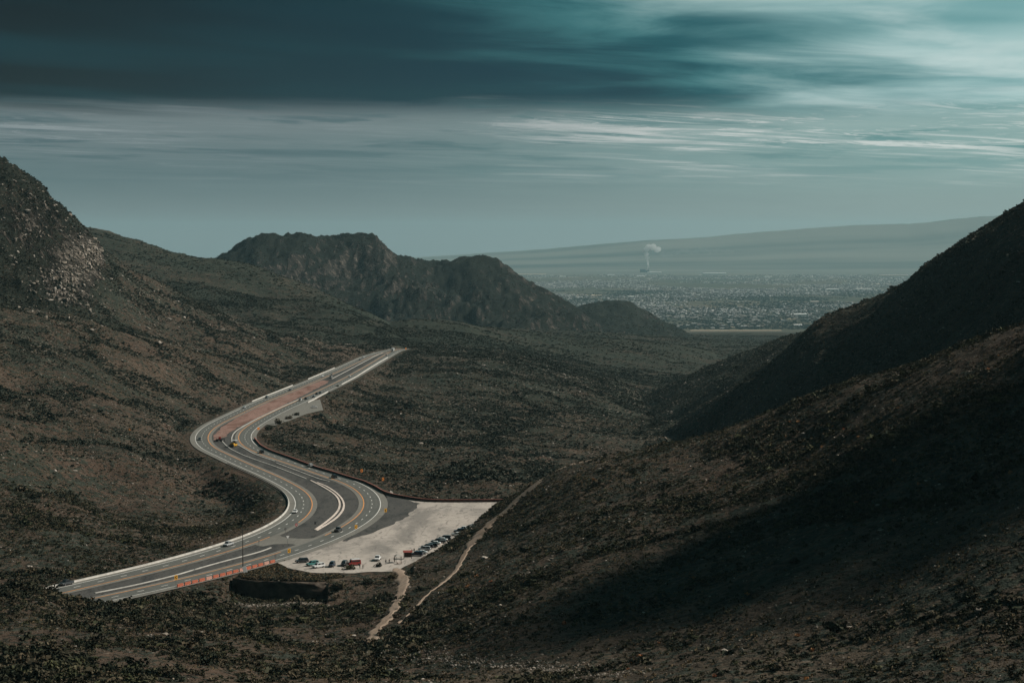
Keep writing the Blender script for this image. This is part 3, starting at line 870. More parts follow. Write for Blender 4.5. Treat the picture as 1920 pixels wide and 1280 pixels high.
for (line, si, so, nm) in ((LC, 1, -1, 'left'), (RC, -1, 1, 'right')):
    n = len(line)
    strip('road_shoulder', line, *(sorted((so * 3.6, so * 6.9))), -0.02, M_SHO, 'outer shoulder of the %s carriageway' % nm)
    strip('road_shoulder', line, *(sorted((si * 3.6, si * 5.9))), -0.02, M_SHO, 'inner shoulder of the %s carriageway' % nm)
    strip('road', line, -3.9, 3.9, 0.0, M_ASP, 'grey %s carriageway of the winding highway' % nm)
    strip('road_marking', line, *(sorted((so * 3.55, so * 3.85))), 0.04, M_WLINE, 'white edge line of the %s carriageway' % nm)
    # the yellow-orange line breaks at the crossover
    k0, k1 = (near_i(line, 500, 1003), near_i(line, 545, 979)) if line is LC else (near_i(line, 552, 1033), near_i(line, 625, 1005))
    strip('road_marking', line, *(sorted((si * 3.50, si * 3.85))), 0.04, M_OLINE, 'orange line along the near part of the %s carriageway' % nm, 0, k0)
    strip('road_marking', line, *(sorted((si * 3.50, si * 3.85))), 0.04, M_OLINE, 'orange line along the far part of the %s carriageway' % nm, k1)
    # lane dashes
    s = np.r_[0, np.cumsum(np.hypot(*np.diff(line, axis=0).T))]
    nrm = normals(line)
    co, f = [], []
    for d0 in np.arange(6, s[-1] - 5, 12.2):
        a0 = np.array([np.interp(d0, s, line[:, 0]), np.interp(d0, s, line[:, 1])])
        a1 = np.array([np.interp(d0 + 3.4, s, line[:, 0]), np.interp(d0 + 3.4, s, line[:, 1])])
        tt = (a1 - a0) / np.hypot(*(a1 - a0)); nn = np.array([tt[1], -tt[0]]) * 0.15
        b0 = len(co)
        z0, z1 = 0.04 + float(road_z(a0[1])), 0.04 + float(road_z(a1[1]))
        co += [(*(a0 - nn), z0), (*(a0 + nn), z0), (*(a1 + nn), z1), (*(a1 - nn), z1)]
        f.append((b0, b0 + 1, b0 + 2, b0 + 3))
    structure('road_marking', np_mesh('lane_dashes', co, f), M_WLINE, 'white lane dashes of the %s carriageway' % nm)

# ------------------------------------------------------------------ grid look-ups
_LD = np.log(d_rows)
def grid_uv(x, y):
    a = np.asarray(x) / np.asarray(y)
    c = np.interp(a, a_cols, np.arange(NC)); r = np.interp(np.asarray(y), d_rows, np.arange(NR))
    return r, c
def glook(A, x, y):
    r, c = grid_uv(x, y)
    r0 = np.clip(r.astype(int), 0, NR - 2); c0 = np.clip(c.astype(int), 0, NC - 2)
    fr, fc = r - r0, c - c0
    return (A[r0, c0] * (1 - fr) * (1 - fc) + A[r0 + 1, c0] * fr * (1 - fc) + A[r0, c0 + 1] * (1 - fr) * fc + A[r0 + 1, c0 + 1] * fr * fc)
def zg(x, y):
    return glook(ZG, x, y)
RDG = DRD.reshape(NR, NC)
VEGG = veg.reshape(NR, NC)
LAYG = LAY.reshape(NR, NC)
SLG = SLOPE.reshape(NR, NC)

# ------------------------------------------------------------------ unseen cloud added off to the right, outlined to shade the near slope
def shade_cloud(name, px_outline, label, zc=1700.0, puff=26, n=420, seed=1, thick=0.5):
    r = np.random.default_rng(seed)
    pts = []
    for (qx, qy, D) in px_outline:
        g = P(qx, qy, D)
        k = (zc - g[2]) / SUND.z
        pts.append((g[0] + SUND.x * k, g[1] + SUND.y * k))
    poly = np.array(pts)
    lo, hi = poly.min(0), poly.max(0)
    bm = bmesh.new()
    ico = bmesh.new(); bmesh.ops.create_icosphere(ico, subdivisions=2, radius=1.0)
    iv = np.array([v.co[:] for v in ico.verts]); ifc = np.array([[v.index for v in f.verts] for f in ico.faces]); ico.free()
    bm.free()
    co, fc = [], []
    edge = dense(poly, puff * 0.5)
    cnt = 0
    while cnt < n:
        q = lo + r.random(2) * (hi - lo)
        if not in_poly(q[:1], q[1:], poly)[0]:
            continue
        de = np.sqrt(((edge - q) ** 2).sum(1).min())
        s = puff * (0.35 + min(1.0, de / (2.2 * puff))) * r.uniform(0.6, 1.15)
        v = iv * np.array([s, s, s * thick]) * (1 + 0.18 * r.standard_normal((len(iv), 1)))
        co.append(v + np.array([q[0], q[1], zc + r.uniform(-0.2, 0.5) * puff]))
        fc.append(ifc + len(iv) * cnt)
        cnt += 1
    me = np_mesh(name, np.concatenate(co), np.concatenate(fc), smooth=True)
    m = MATS.get('shade_cloud') or plain('shade_cloud', (0.75, 0.78, 0.80), 1.0, 0.0)
    return link(name, me, m, kind='stuff', label=label)

shade_cloud('shade_cloud', [(1000, 1080, 560), (1120, 1010, 590), (1300, 965, 560), (1480, 880, 620), (1700, 800, 590), (1920, 715, 590), (2250, 640, 600), (2300, 1000, 400), (1920, 1085, 372), (1600, 1150, 402), (1300, 1198, 432), (1020, 1232, 467),
                (860, 1215, 500), (920, 1140, 560)], 'unseen grey clouds added overhead to shade the near slope', puff=13, n=95, seed=3)

# ------------------------------------------------------------------ air
haze_top = max(float(Zt.max()), float(pz.max())) + 8.0
open('/tmp/haze.txt','w').write(str((haze_top, float(Zt.max()), float(pz.max()))))
haze_bot = min(float(Zt.min()), float(pz.min())) - 1.0
hx = 40000.0
hv = np.array([(sx * hx, sy, sz) for sz in (haze_bot, haze_top) for sy in (-300.0, 47500.0) for sx in (-1, 1)])
hf = np.array([(0, 2, 3, 1), (4, 5, 7, 6), (0, 1, 5, 4), (2, 6, 7, 3), (0, 4, 6, 2), (1, 3, 7, 5)])
hm = bpy.data.materials.new('haze_air'); hm.use_nodes = True
ht = hm.node_tree; ht.nodes.clear()
ho = ht.nodes.new('ShaderNodeOutputMaterial'); pv = ht.nodes.new('ShaderNodeVolumePrincipled')
pv.inputs['Color'].default_value = (0.43, 0.72, 0.80, 1)
pv.inputs['Density'].default_value = 2.05e-5
pv.inputs['Anisotropy'].default_value = 0.15
ht.links.new(pv.outputs[0], ho.inputs['Volume'])
link('haze', np_mesh('haze', hv, hf), hm, kind='stuff', label='thin blue air that fades the far plain')

# ------------------------------------------------------------------ plants and stones
def leaf_mat(name, cols):
    m, t, b = new_mat(name)
    info = t.node('ShaderNodeObjectInfo')
    r = t.node('ShaderNodeValToRGB')
    r.color_ramp.interpolation = 'LINEAR'
    e = r.color_ramp.elements
    while len(e) < len(cols):
        e.new(0.5)
    for k, c in enumerate(cols):
        e[k].position = k / (len(cols) - 1); e[k].color = (*c, 1)
    t.l.new(info.outputs['Random'], r.inputs[0])
    o = t.node('ShaderNodeTexCoord').outputs['Object']
    n = t.noise(o, 3.0, 3, 0.6)
    col = t.mix(t.smooth(n, 0.35, 0.65, 0.0, 0.5), r.outputs[0], (0.02, 0.02, 0.012))
    t.l.new(col, b.inputs['Base Color'])
    b.inputs['Roughness'].default_value = 0.9; b.inputs['Specular IOR Level'].default_value = 0.1
    return m

M_SHRUB = leaf_mat('shrub_leaf', [(0.018, 0.024, 0.016), (0.028, 0.035, 0.022), (0.045, 0.049, 0.031), (0.060, 0.054, 0.036), (0.115, 0.090, 0.058), (0.028, 0.036, 0.022), (0.072, 0.076, 0.036), (0.135, 0.112, 0.075), (0.034, 0.042, 0.026)])
M_SHRUBF = leaf_mat('far_shrub_leaf', [(0.024, 0.034, 0.026), (0.045, 0.056, 0.044), (0.078, 0.085, 0.066), (0.050, 0.060, 0.044), (0.110, 0.100, 0.075)])
M_DRY = leaf_mat('dry_leaf', [(0.17, 0.125, 0.075), (0.25, 0.18, 0.105), (0.11, 0.09, 0.055)])
M_ORANGE = leaf_mat('orange_tuft', [(0.50, 0.22, 0.07), (0.55, 0.30, 0.15), (0.48, 0.19, 0.10)])
M_YUCCA = leaf_mat('yucca_blade', [(0.055, 0.060, 0.034), (0.085, 0.080, 0.045), (0.04, 0.05, 0.03)])
M_STONE = leaf_mat('stone', [(0.30, 0.26, 0.215), (0.18, 0.155, 0.125), (0.46, 0.41, 0.36), (0.15, 0.12, 0.095)])
M_TWIG = plain('twig_bark', (0.06, 0.045, 0.035), 0.95, 0.05)

def shrub_mesh(name, seed, n=70, w=1.0, h=0.8, leaf=0.20, stems=5):
    """a dome of small leaf clumps over a few stems, unit size"""
    r = np.random.default_rng(seed)
    co, fc = [], []
    lobes = [(r.uniform(-.45, .45) * w, r.uniform(-.45, .45) * w, r.uniform(.30, .65) * h, r.uniform(.30, .55)) for _ in range(6)]
    for k in range(n):
        lx, ly, lz, lr = lobes[r.integers(6)]
        d = r.standard_normal(3); d /= np.linalg.norm(d)
        c = np.array([lx, ly, lz]) + d * lr * r.uniform(0.6, 1.0) * np.array([1, 1, 0.75])
        c[2] = max(c[2], 0.04)
        u = r.standard_normal(3); u /= np.linalg.norm(u); v = np.cross(u, r.standard_normal(3)); v /= np.linalg.norm(v)
        s = leaf * r.uniform(0.6, 1.3)
        b0 = len(co)
        co += [c - u * s, c + v * s * .7, c + u * s, c - v * s * .7]
        fc.append((b0, b0 + 1, b0 + 2, b0 + 3))
    for k in range(stems):
        e = np.array([r.uniform(-.4, .4) * w, r.uniform(-.4, .4) * w, 0.6 * h]); b0 = len(co)
        co += [np.array([-.02, 0, -.15]), np.array([.02, 0, -.15]), e + [.01, 0, 0], e - [.01, 0, 0]]
        fc.append((b0, b0 + 1, b0 + 2, b0 + 3))
    return np_mesh(name, np.array(co), np.array(fc))

def yucca_mesh(name, seed, n=34):
    r = np.random.default_rng(seed); co, fc = [], []
    for k in range(n):
        az = r.uniform(0, 2 * PI); el = r.uniform(0.15, 1.45); L = r.uniform(.7, 1.0)
        d = np.array([math.cos(az) * math.cos(el), math.sin(az) * math.cos(el), math.sin(el)])
        s = np.array([-math.sin(az), math.cos(az), 0]) * 0.055
        b = np.array([0, 0, .12]); b0 = len(co)
        m = b + d * L * .5 + [0, 0, .03]; tip = b + d * L
        co += [b - s * .6, b + s * .6, m + s, tip, m - s]
        fc += [(b0, b0 + 1, b0 + 2, b0 + 4), (b0 + 4, b0 + 2, b0 + 3, b0 + 3)]
    bm = bmesh.new(); vs = [bm.verts.new(c) for c in co]
    for f in fc:
        ff = list(dict.fromkeys(f)); bm.faces.new([vs[i] for i in ff])
    me = bpy.data.meshes.new(name); bm.to_mesh(me); bm.free()
    return me

def stone_mesh(name, seed):
    r = np.random.default_rng(seed)
    bm = bmesh.new(); bmesh.ops.create_icosphere(bm, subdivisions=1, radius=0.5)
    sc = r.uniform(0.6, 1.2, 3)
    for v in bm.verts:
        v.co = Vector(np.array(v.co) * sc * (1 + 0.22 * r.standard_normal()))
        v.co.z = v.co.z * 0.7 + 0.15
    me = bpy.data.meshes.new(name); bm.to_mesh(me); bm.free()
    return me

SHRUBS = [shrub_mesh('shrub_%d' % k, 50 + k, n=62 + 6 * k, h=(0.7, 0.95, 0.6, 0.85, 1.1)[k], leaf=(0.20, 0.17, 0.22, 0.18, 0.16)[k]) for k in range(5)]
LOWSHRUBS = [shrub_mesh('low_shrub_%d' % k, 80 + k, n=26, leaf=0.30, stems=0) for k in range(4)]
GRASSES = [shrub_mesh('tuft_%d' % k, 90 + k, n=26, w=.8, h=.55, leaf=0.22, stems=0) for k in range(2)]
YUCCAS = [yucca_mesh('yucca_%d' % k, 70 + k) for k in range(3)]
STONES = [stone_mesh('stone_%d' % k, 60 + k) for k in range(4)]

def gn_scatter(name, meshes, mat, pos, scl, rot, label, kind='stuff'):
    """one object: points carrying size and turn, with small plants or stones set on them"""
    src = bpy.data.collections.new(name + '_source')
    for me in meshes:
        if not me.materials:
            me.materials.append(mat)
        o = bpy.data.objects.new(me.name, me); src.objects.link(o)
    me = bpy.data.meshes.new(name)
    me.vertices.add(len(pos)); me.vertices.foreach_set('co', np.asarray(pos, np.float32).ravel())
    for an, typ, arr in (('size', 'FLOAT_VECTOR', scl), ('turn', 'FLOAT_VECTOR', rot)):
        a = me.attributes.new(an, typ, 'POINT'); a.data.foreach_set('vector', np.asarray(arr, np.float32).ravel())
    a = me.attributes.new('pick', 'INT', 'POINT'); a.data.foreach_set('value', rng.integers(0, len(meshes), len(pos)).astype(np.int32))
    ob = link(name, me, kind=kind, label=label)
    ng = bpy.data.node_groups.new(name, 'GeometryNodeTree')
    ng.interface.new_socket('Geometry', in_out='INPUT', socket_type='NodeSocketGeometry')
    ng.interface.new_socket('Geometry', in_out='OUTPUT', socket_type='NodeSocketGeometry')
    N, L = ng.nodes, ng.links
    gi, go = N.new('NodeGroupInput'), N.new('NodeGroupOutput')
    iop = N.new('GeometryNodeInstanceOnPoints')
    ci = N.new('GeometryNodeCollectionInfo'); ci.inputs[0].default_value = src; ci.inputs[1].default_value = True; ci.inputs[2].default_value = True
    def attr(nm, typ):
        n = N.new('GeometryNodeInputNamedAttribute'); n.data_type = typ; n.inputs[0].default_value = nm
        return n.outputs[0]
    L.new(gi.outputs[0], iop.inputs['Points']); L.new(ci.outputs[0], iop.inputs['Instance'])
    iop.inputs['Pick Instance'].default_value = True
    L.new(attr('pick', 'INT'), iop.inputs['Instance Index'])
    L.new(attr('turn', 'FLOAT_VECTOR'), iop.inputs['Rotation'])
    L.new(attr('size', 'FLOAT_VECTOR'), iop.inputs['Scale'])
    L.new(iop.outputs[0], go.inputs[0])
    md = ob.modifiers.new('scatter', 'NODES'); md.node_group = ng
    return ob

def sample(n, d0, d1, amax=0.275):
    a = rng.uniform(-amax, amax, n)
    D = np.sqrt(rng.uniform(d0 * d0, d1 * d1, n))
    return a * D, D

TRAILS_PX = [([(742, 1066), (752, 1076), (757, 1090), (753, 1105), (748, 1120), (742, 1135), (734, 1150), (720, 1165), (706, 1180), (697, 1197), (694, 1206)], 1.9),
             ([(1110, 862), (1085, 868), (1045, 882), (1018, 897), (1000, 910), (978, 930), (960, 946), (945, 962), (925, 975), (905, 995), (888, 1015), (872, 1036), (862, 1055), (853, 1072), (836, 1088), (815, 1104), (790, 1126), (768, 1150), (745, 1168)], 2.1)]
TRAILS = []
for pts, wd in TRAILS_PX:
    q = np.array([on_ground(*a)[:2] for a in pts])
    TRAILS.append((smooth_line(q, step=1.2, it=2), wd))

def trail_dist(x, y):
    d = np.full(len(x), 1e3)
    m = (y > 450) & (y < 860) & (x > -50) & (x < 60)
    for q, wd in TRAILS:
        if m.any():
            d[m] = np.minimum(d[m], dist_line(x[m], y[m], q) - wd)
    return d

def keep(x, y, zt, extra=0.0, clear=1.5):
    ok = seen(x, y, zt, 0.004) & (glook(RDG, x, y) > clear + extra) & (trail_dist(x, y) > 0.2 + extra)
    return ok

# --- shrubs
xs, ys = sample(1500000, 262, 2650)
drain = 1 - np.abs(fbm(xs + 0.25 * ys, ys * 0.8, 150, 3, 0.5, 206)) * 2.2          # thin winding drainage lines
knoll = ((xs - kx) / 27) ** 2 + ((ys - ky - 10) / 50) ** 2 < 1
dens = np.clip(0.24 + 0.6 * knoll + 0.8 * fbm(xs, ys, 42, 3, 0.55, 200) + 0.45 * fbm(xs, ys, 170, 3, 0.5, 207) + 0.6 * (glook(VEGG, xs, ys) - 0.5) + 0.45 * sstep(drain, 0.75, 0.97)+ 0.55 * (1 - sstep(ys, 560, 700)) * fbm(xs, ys, 24, 2, 0.5, 208), 0.04, 1)
thin = np.interp(ys, [260, 600, 1100, 1700, 2600], [1.0, 0.95, 0.8, 0.6, 0.38])
ok = rng.random(len(xs)) < dens * thin
xs, ys = xs[ok], ys[ok]
zs = zg(xs, ys)
size = np.exp(rng.normal(-0.12, 0.42, len(xs))) * np.interp(ys, [260, 900, 2600], [0.62, 0.72, 1.05])
gul = ((xs - G(455, 920)[0]) / 30) ** 2 + ((ys - 985) / 85) ** 2 < 1
size = np.where((((xs - kx) / 27) ** 2 + ((ys - ky - 10) / 50) ** 2 < 1) & (rng.random(len(xs)) < 0.5), size * 1.9, size)
size = np.where(gul & (rng.random(len(xs)) < 0.5), size * 2.4, size)
lowl = (xs / ys * F + 960 < 800) & (ys < 690)
size = np.where(lowl & (rng.random(len(xs)) < 0.16 + 0.25 * fbm(xs, ys, 30, 2, 0.5, 205)), size * 2.3, size)
size = np.clip(size * (1 + 0.45 * sstep(1 - np.abs(fbm(xs + 0.25 * ys, ys * 0.8, 150, 3, 0.5, 206)) * 2.2, 0.75, 0.97)), 0.3, 3.0)
ok = keep(xs, ys, zs + size * 0.8, 0, 2.0) & ~((glook(RDG, xs, ys) < 6) & (size > 1.0))
xs, ys, zs, size = xs[ok], ys[ok], zs[ok], size[ok]
ppx, ppy = to_px(xs, ys, zs + size * 0.4)
inframe = (ppx > 5) & (ppx < 1915) & (ppy > 5) & (ppy < 1275) & seen(xs, ys, zs + size * 0.45, -0.0002)
app = np.where(inframe, size / ys, 0)
order = np.argsort(-app)
big = order[:300]
rest = np.ones(len(xs), bool); rest[big] = False
near_r = rest & (ys < 900)
far_r = rest & (ys >= 900)
def scl_rot(s):
    n = len(s)
    sc = np.stack([s * rng.uniform(.8, 1.3, n), s * rng.uniform(.8, 1.3, n), s * rng.uniform(.65, 1.1, n)], 1)
    rt = np.stack([rng.uniform(-.12, .12, n), rng.uniform(-.12, .12, n), rng.uniform(0, 2 * PI, n)], 1)
    return sc, rt
for sel, meshes, nm, lb in ((near_r, SHRUBS, 'scrub', 'dark desert scrub covering the near slopes'), (far_r, LOWSHRUBS, 'scrub', 'fine desert scrub dotting the valley and far slopes')):
    pos = np.stack([xs[sel], ys[sel], zs[sel] - 0.05], 1)
    sc, rt = scl_rot(size[sel])
    gn_scatter(nm, meshes, M_SHRUB if meshes is SHRUBS else M_SHRUBF, pos, sc, rt, lb)
def shrub_label(px, py):
    if py > 1195 and px < 760: return 'dark leafy creosote bush on the brown slope at the bottom left'
    if px < 760: return 'dark leafy creosote bush on the bank below the highway'
    if py > 1180: return 'dark leafy creosote bush at the foot of the shaded slope'
    return 'dark leafy creosote bush on the shaded right slope'
for k, i in enumerate(big):
    me = SHRUBS[k % 5]
    o = link('shrub', me)
    o.location = (xs[i], ys[i], zs[i] - 0.05)
    s = size[i]
    o.scale = (s * rng.uniform(.85, 1.25), s * rng.uniform(.85, 1.25), s * rng.uniform(.7, 1.05))
    o.rotation_euler = (0, 0, rng.uniform(0, 2 * PI))
    lb = shrub_label(ppx[i], ppy[i])
    o['label'] = lb; o['category'] = 'shrub'
    o['group'] = lb.replace('dark leafy creosote bush', 'creosote bushes')
# --- far scrub clumps on the hills beyond
xs, ys = sample(420000, 2600, 5600)
ok = rng.random(len(xs)) < np.clip(0.35 + 0.9 * fbm(xs, ys, 120, 3, 0.55, 210), 0.05, 1)
xs, ys = xs[ok], ys[ok]; zs = zg(xs, ys)
size = np.clip(np.exp(rng.normal(0.55, 0.35, len(xs))), 0.9, 4.0)
ok = seen(xs, ys, zs + size, 0.002); xs, ys, zs, size = xs[ok], ys[ok], zs[ok], size[ok]
sc, rt = scl_rot(size); sc[:, 2] *= 0.7
gn_scatter('scrub', LOWSHRUBS[:2], M_SHRUBF, np.stack([xs, ys, zs - 0.1], 1), sc, rt, 'distant scrub on the far hills and mountain')
# --- dry tufts, yuccas, stones
xs, ys = sample(420000, 262, 1900)
ok = rng.random(len(xs)) < np.clip(0.25 + 1.0 * fbm(xs, ys, 55, 3, 0.55, 220), 0, 1)
xs, ys = xs[ok], ys[ok]; zs = zg(xs, ys); size = np.clip(np.exp(rng.normal(-0.75, 0.3, len(xs))), 0.2, 1.0)
ok = keep(xs, ys, zs + size, 0, 0.8); xs, ys, zs, size = xs[ok], ys[ok], zs[ok], size[ok]
sc, rt = scl_rot(size)
gn_scatter('dry_grass', GRASSES, M_DRY, np.stack([xs, ys, zs - 0.03], 1), sc, rt, 'tan tufts of dry grass between the shrubs')
xs, ys = sample(16000, 262, 1200)
zs = zg(xs, ys); size = np.clip(np.exp(rng.normal(-0.35, 0.3, len(xs))), 0.4, 1.3)
ok = keep(xs, ys, zs + size, 0, 3) & (rng.random(len(xs)) < 0.6); xs, ys, zs, size = xs[ok], ys[ok], zs[ok], size[ok]
sc, rt = scl_rot(size)
gn_scatter('yucca_plants', YUCCAS, M_YUCCA, np.stack([xs, ys, zs - 0.03], 1), sc, rt, 'spiky yucca and sotol scattered over the slopes')
xs, ys = sample(190000, 262, 2200)
sl = glook(SLG, xs, ys)
ok = rng.random(len(xs)) < np.clip(0.20 + 0.9 * fbm(xs, ys, 38, 3, 0.6, 230) + 0.3 * sl, 0.03, 1)
xs, ys = xs[ok], ys[ok]; zs = zg(xs, ys); size = np.clip(np.exp(rng.normal(-1.0, 0.5, len(xs))), 0.15, 2.2) * np.interp(ys, [260, 2200], [0.8, 1.9])
ok = keep(xs, ys, zs + size, 0, 0.5); xs, ys, zs, size = xs[ok], ys[ok], zs[ok], size[ok]
sc, rt = scl_rot(size)
gn_scatter('loose_stones', STONES, M_STONE, np.stack([xs, ys, zs - 0.03], 1), sc, rt, 'pale loose stones strewn over the desert slopes')
# dry grass on the flat verge above the retaining wall
vp = np.array([G(*a) for a in ((445, 1079), (472, 1069), (520, 1056), (548, 1068), (587, 1075), (632, 1075), (648, 1080), (600, 1086), (540, 1085), (470, 1084))])
q = rng.random((9000, 2)) * (vp.max(0) - vp.min(0)) + vp.min(0)
q = q[in_poly(q[:, 0], q[:, 1], vp)]
s = np.clip(np.exp(rng.normal(-0.75, 0.35, len(q))), 0.2, 1.1); sc, rt = scl_rot(s)
gn_scatter('verge_grass', [GRASSES[0].copy(), GRASSES[1].copy(), LOWSHRUBS[1].copy()], M_DRY, np.stack([q[:, 0], q[:, 1], zg(q[:, 0], q[:, 1])], 1), sc, rt, 'olive and tan grass on the verge between the lot and the dark wall')
# boulders and ledges of the outcrop on the left mountain
bp_ = []
for k in range(900):
    cx_, cy_, rx_, ry_ = ((150, 505, 38, 48), (172, 474, 16, 22), (110, 540, 45, 40), (60, 430, 60, 60), (300, 580, 120, 45))[rng.choice(5, p=[.34, .22, .2, .14, .10])]
    bp_.append((cx_ + rng.normal(0, rx_ * .6), cy_ + rng.normal(0, ry_ * .6)))
D_ = np.geomspace(1400, 2300, 260)
pos_ = []
for qx, qy in bp_:
    d = raydir(qx, qy); hh_ = zg(d[0] / d[1] * D_, D_); zr_ = H + d[2] / d[1] * D_
    i = np.nonzero(hh_ >= zr_)[0]
    if len(i): pos_.append((d[0] / d[1] * D_[i[0]], D_[i[0]], hh_[i[0]]))
pos_ = np.array(pos_); s = np.clip(np.exp(rng.normal(0.75, 0.5, len(pos_))), 0.8, 4.2)
sc = np.stack([s * rng.uniform(.5, 1.0, len(s)), s * rng.uniform(.7, 1.2, len(s)), s * rng.uniform(.7, 1.7, len(s))], 1); rt = rng.uniform(-.5, .5, (len(s), 3)); rt[:, 2] *= 6
gn_scatter('outcrop_boulders', [me_.copy() for me_ in STONES], M_STONE, pos_, sc, rt, 'pale boulders and ledges on the rocky left mountain')
# rubble in the washes and below the lot
wash = np.array([on_ground(*a)[:2] for a in ((440, 1131), (480, 1134), (530, 1133), (575, 1132), (610, 1126))])
wash2 = np.array([on_ground(*a)[:2] for a in ((700, 1212), (760, 1222), (850, 1236), (920, 1246), (1000, 1252), (1080, 1262), (1150, 1268))])
wp = []
for line, n, sd in ((wash, 700, 1.6), (wash2, 1500, 3.2)):
    q = dense(line, 0.5, False); i = rng.integers(0, len(q), n); wp.append(q[i] + rng.normal(0, sd, (n, 2)))
wp = np.concatenate(wp); size = np.clip(np.exp(rng.normal(-1.0, 0.4, len(wp))), 0.15, 1.1)
sc, rt = scl_rot(size)
gn_scatter('wash_rubble', [STONES[0].copy(), STONES[1].copy()], M_STONE, np.stack([wp[:, 0], wp[:, 1], zg(wp[:, 0], wp[:, 1])], 1), sc, rt, 'pale rubble along the dry wash below the lot')

# ------------------------------------------------------------------ trails
for (q, wd), lb in zip(TRAILS, ('pale dirt trail winding down from the gravel lot', 'eroded trail along the edge of the near slope, thin lower down')):
    nrm = normals(q)
    co, n = [], len(q)
    ww = wd * np.clip(0.85 + 1.1 * fbm(q[:, 0], q[:, 1], 11, 3, 0.6, 300), 0.25, 1.6)
    ww = ww * (np.interp(np.linspace(0, 1, n), [0, .06, .3, .5, .62, .8, 1], [.4, 2.2, 1.9, .8, .42, .28, .15]) if len(lb) > 0 and 'thin' in lb else 1)
    K = 8
    for k in range(K + 1):
        pt = q + nrm * (ww * (2 * k / K - 1) + 0.25 * fbm(q[:, 0] + k * 31, q[:, 1], 3, 2, 0.5, 301))[:, None]
        e = 0.30 if 0 < k < K else 0.02
        co.append(np.concatenate([pt, (zg(pt[:, 0], pt[:, 1]) + e)[:, None]], 1))
    f = []
    for k in range(K):
        a = np.arange(n - 1) + k * n
        f.append(np.stack([a, a + n, a + n + 1, a + 1], 1))
    structure('path', np_mesh('path', np.concatenate(co), np.concatenate(f)), M_TRAIL, lb)

# ------------------------------------------------------------------ profile walls and kerbs along a line
def wall_along(name, q, prof, mat, label, cat=None, base=0.0, zfun=None, kind=None, parent=None, group=None):
    """prof: closed cross-section [(offset, z)], swept along q"""
    n, k = len(q), len(prof)
    nrm = normals(q)
    zb = np.full(n, base) if zfun is None else zfun(q[:, 0], q[:, 1]) + base
    co = np.concatenate([np.concatenate([q + nrm * o, (zb + h)[:, None]], 1) for o, h in prof])
    f = []
    for j in range(k):
        a = np.arange(n - 1) + j * n; b = np.arange(n - 1) + ((j + 1) % k) * n
        f.append(np.stack([a, b, b + 1, a + 1], 1))
    caps = [[j * n for j in range(k)][::-1], [j * n + n - 1 for j in range(k)]]
    bm = bmesh.new(); vs = [bm.verts.new(c) for c in co]
    for ff in np.concatenate(f): bm.faces.new([vs[i] for i in ff])
    for c in caps: bm.faces.new([vs[i] for i in c])
    bmesh.ops.recalc_face_normals(bm, faces=bm.faces)
    me = bpy.data.meshes.new(name); bm.to_mesh(me); bm.free()
    o = link(name, me, mat, parent)
    if parent is None:
        o['label'] = label
        if kind: o['kind'] = kind
        else: o['category'] = cat
        if group: o['group'] = group
    return o

JERSEY = [(-0.38, -0.3), (0.38, -0.3), (0.36, 0.08), (0.17, 0.22), (0.12, 0.60), (-0.12, 0.60), (-0.17, 0.22), (-0.36, 0.10)]
KERB = [(-0.30, -0.2), (0.30, -0.2), (0.27, 0.24), (-0.27, 0.24)]
i0, i1 = 0, near_i(LC, 556, 918)
i0 = near_i(LC, -60, 1146)
wall_along('concrete_barrier', offset(LC, -6.7)[i0:i1], JERSEY, M_CONC, 'long white concrete barrier curving along the outside of the near road', 'barrier')
a0, a1 = near_i(LC, 484, 753), near_i(LC, 567, 722)
wall_along('concrete_barrier', offset(LC, -6.9)[a0:a1], JERSEY, M_CONC, 'white concrete barrier left of the far straight road, nearer section', 'barrier')
a0, a1 = near_i(LC, 592, 711), near_i(LC, 643, 689)
wall_along('concrete_barrier', offset(LC, -6.9)[a0:a1], JERSEY, M_CONC, 'white concrete barrier left of the far straight road, farther section', 'barrier')
def px_line(pts, step=2.0, it=2):
    return smooth_line([G(*a) for a in pts], step=step, it=it)
for pts, lb in (([(577, 754.5), (590, 748), (603, 741), (615, 734.5)], 'short white barrier between the far road and the pull off'),
                ([(640, 721), (668, 706), (690, 692), (711, 679), (727, 670)], 'white barrier along the right edge of the far straight road')):
    wall_along('concrete_barrier', px_line(pts), JERSEY, M_CONC, lb, 'barrier')
# median barriers and kerbs
for pts, lb in (([(564, 747), (534, 760), (508, 772.5), (480, 785.5), (455, 799), (443, 807), (437, 813.5), (434.5, 820), (434.5, 828)], 'curved white kerb between red earth and the far bend'),
                ([(444, 832.5), (461, 842), (475.5, 850.5), (495, 858), (514.5, 864)], 'white kerb just right of the yellow machine'),
                ([(518, 867.5), (558, 882.5), (584.5, 892.5), (606.5, 900.3), (617, 902)], 'straight white kerb in the middle of the median'),
                ([(415, 825), (423.5, 834.5), (433, 842), (456, 853), (485, 863.8), (514.5, 873.7), (546, 886), (574, 897)], 'white kerb along the left of the narrow median'),
                ([(622, 710), (650, 695.5), (677, 681), (700, 669), (718, 660.8)], 'white kerb in the median of the far straight road'),
                ([(178, 1111), (250, 1097), (325, 1079), (387.5, 1060.3), (450, 1043.5), (490, 1033.5), (508, 1026)], 'long white kerb in the median at the lower left')):
    wall_along('median_kerb', px_line(pts), KERB, M_CONC, lb, 'kerb', base=-0.1)
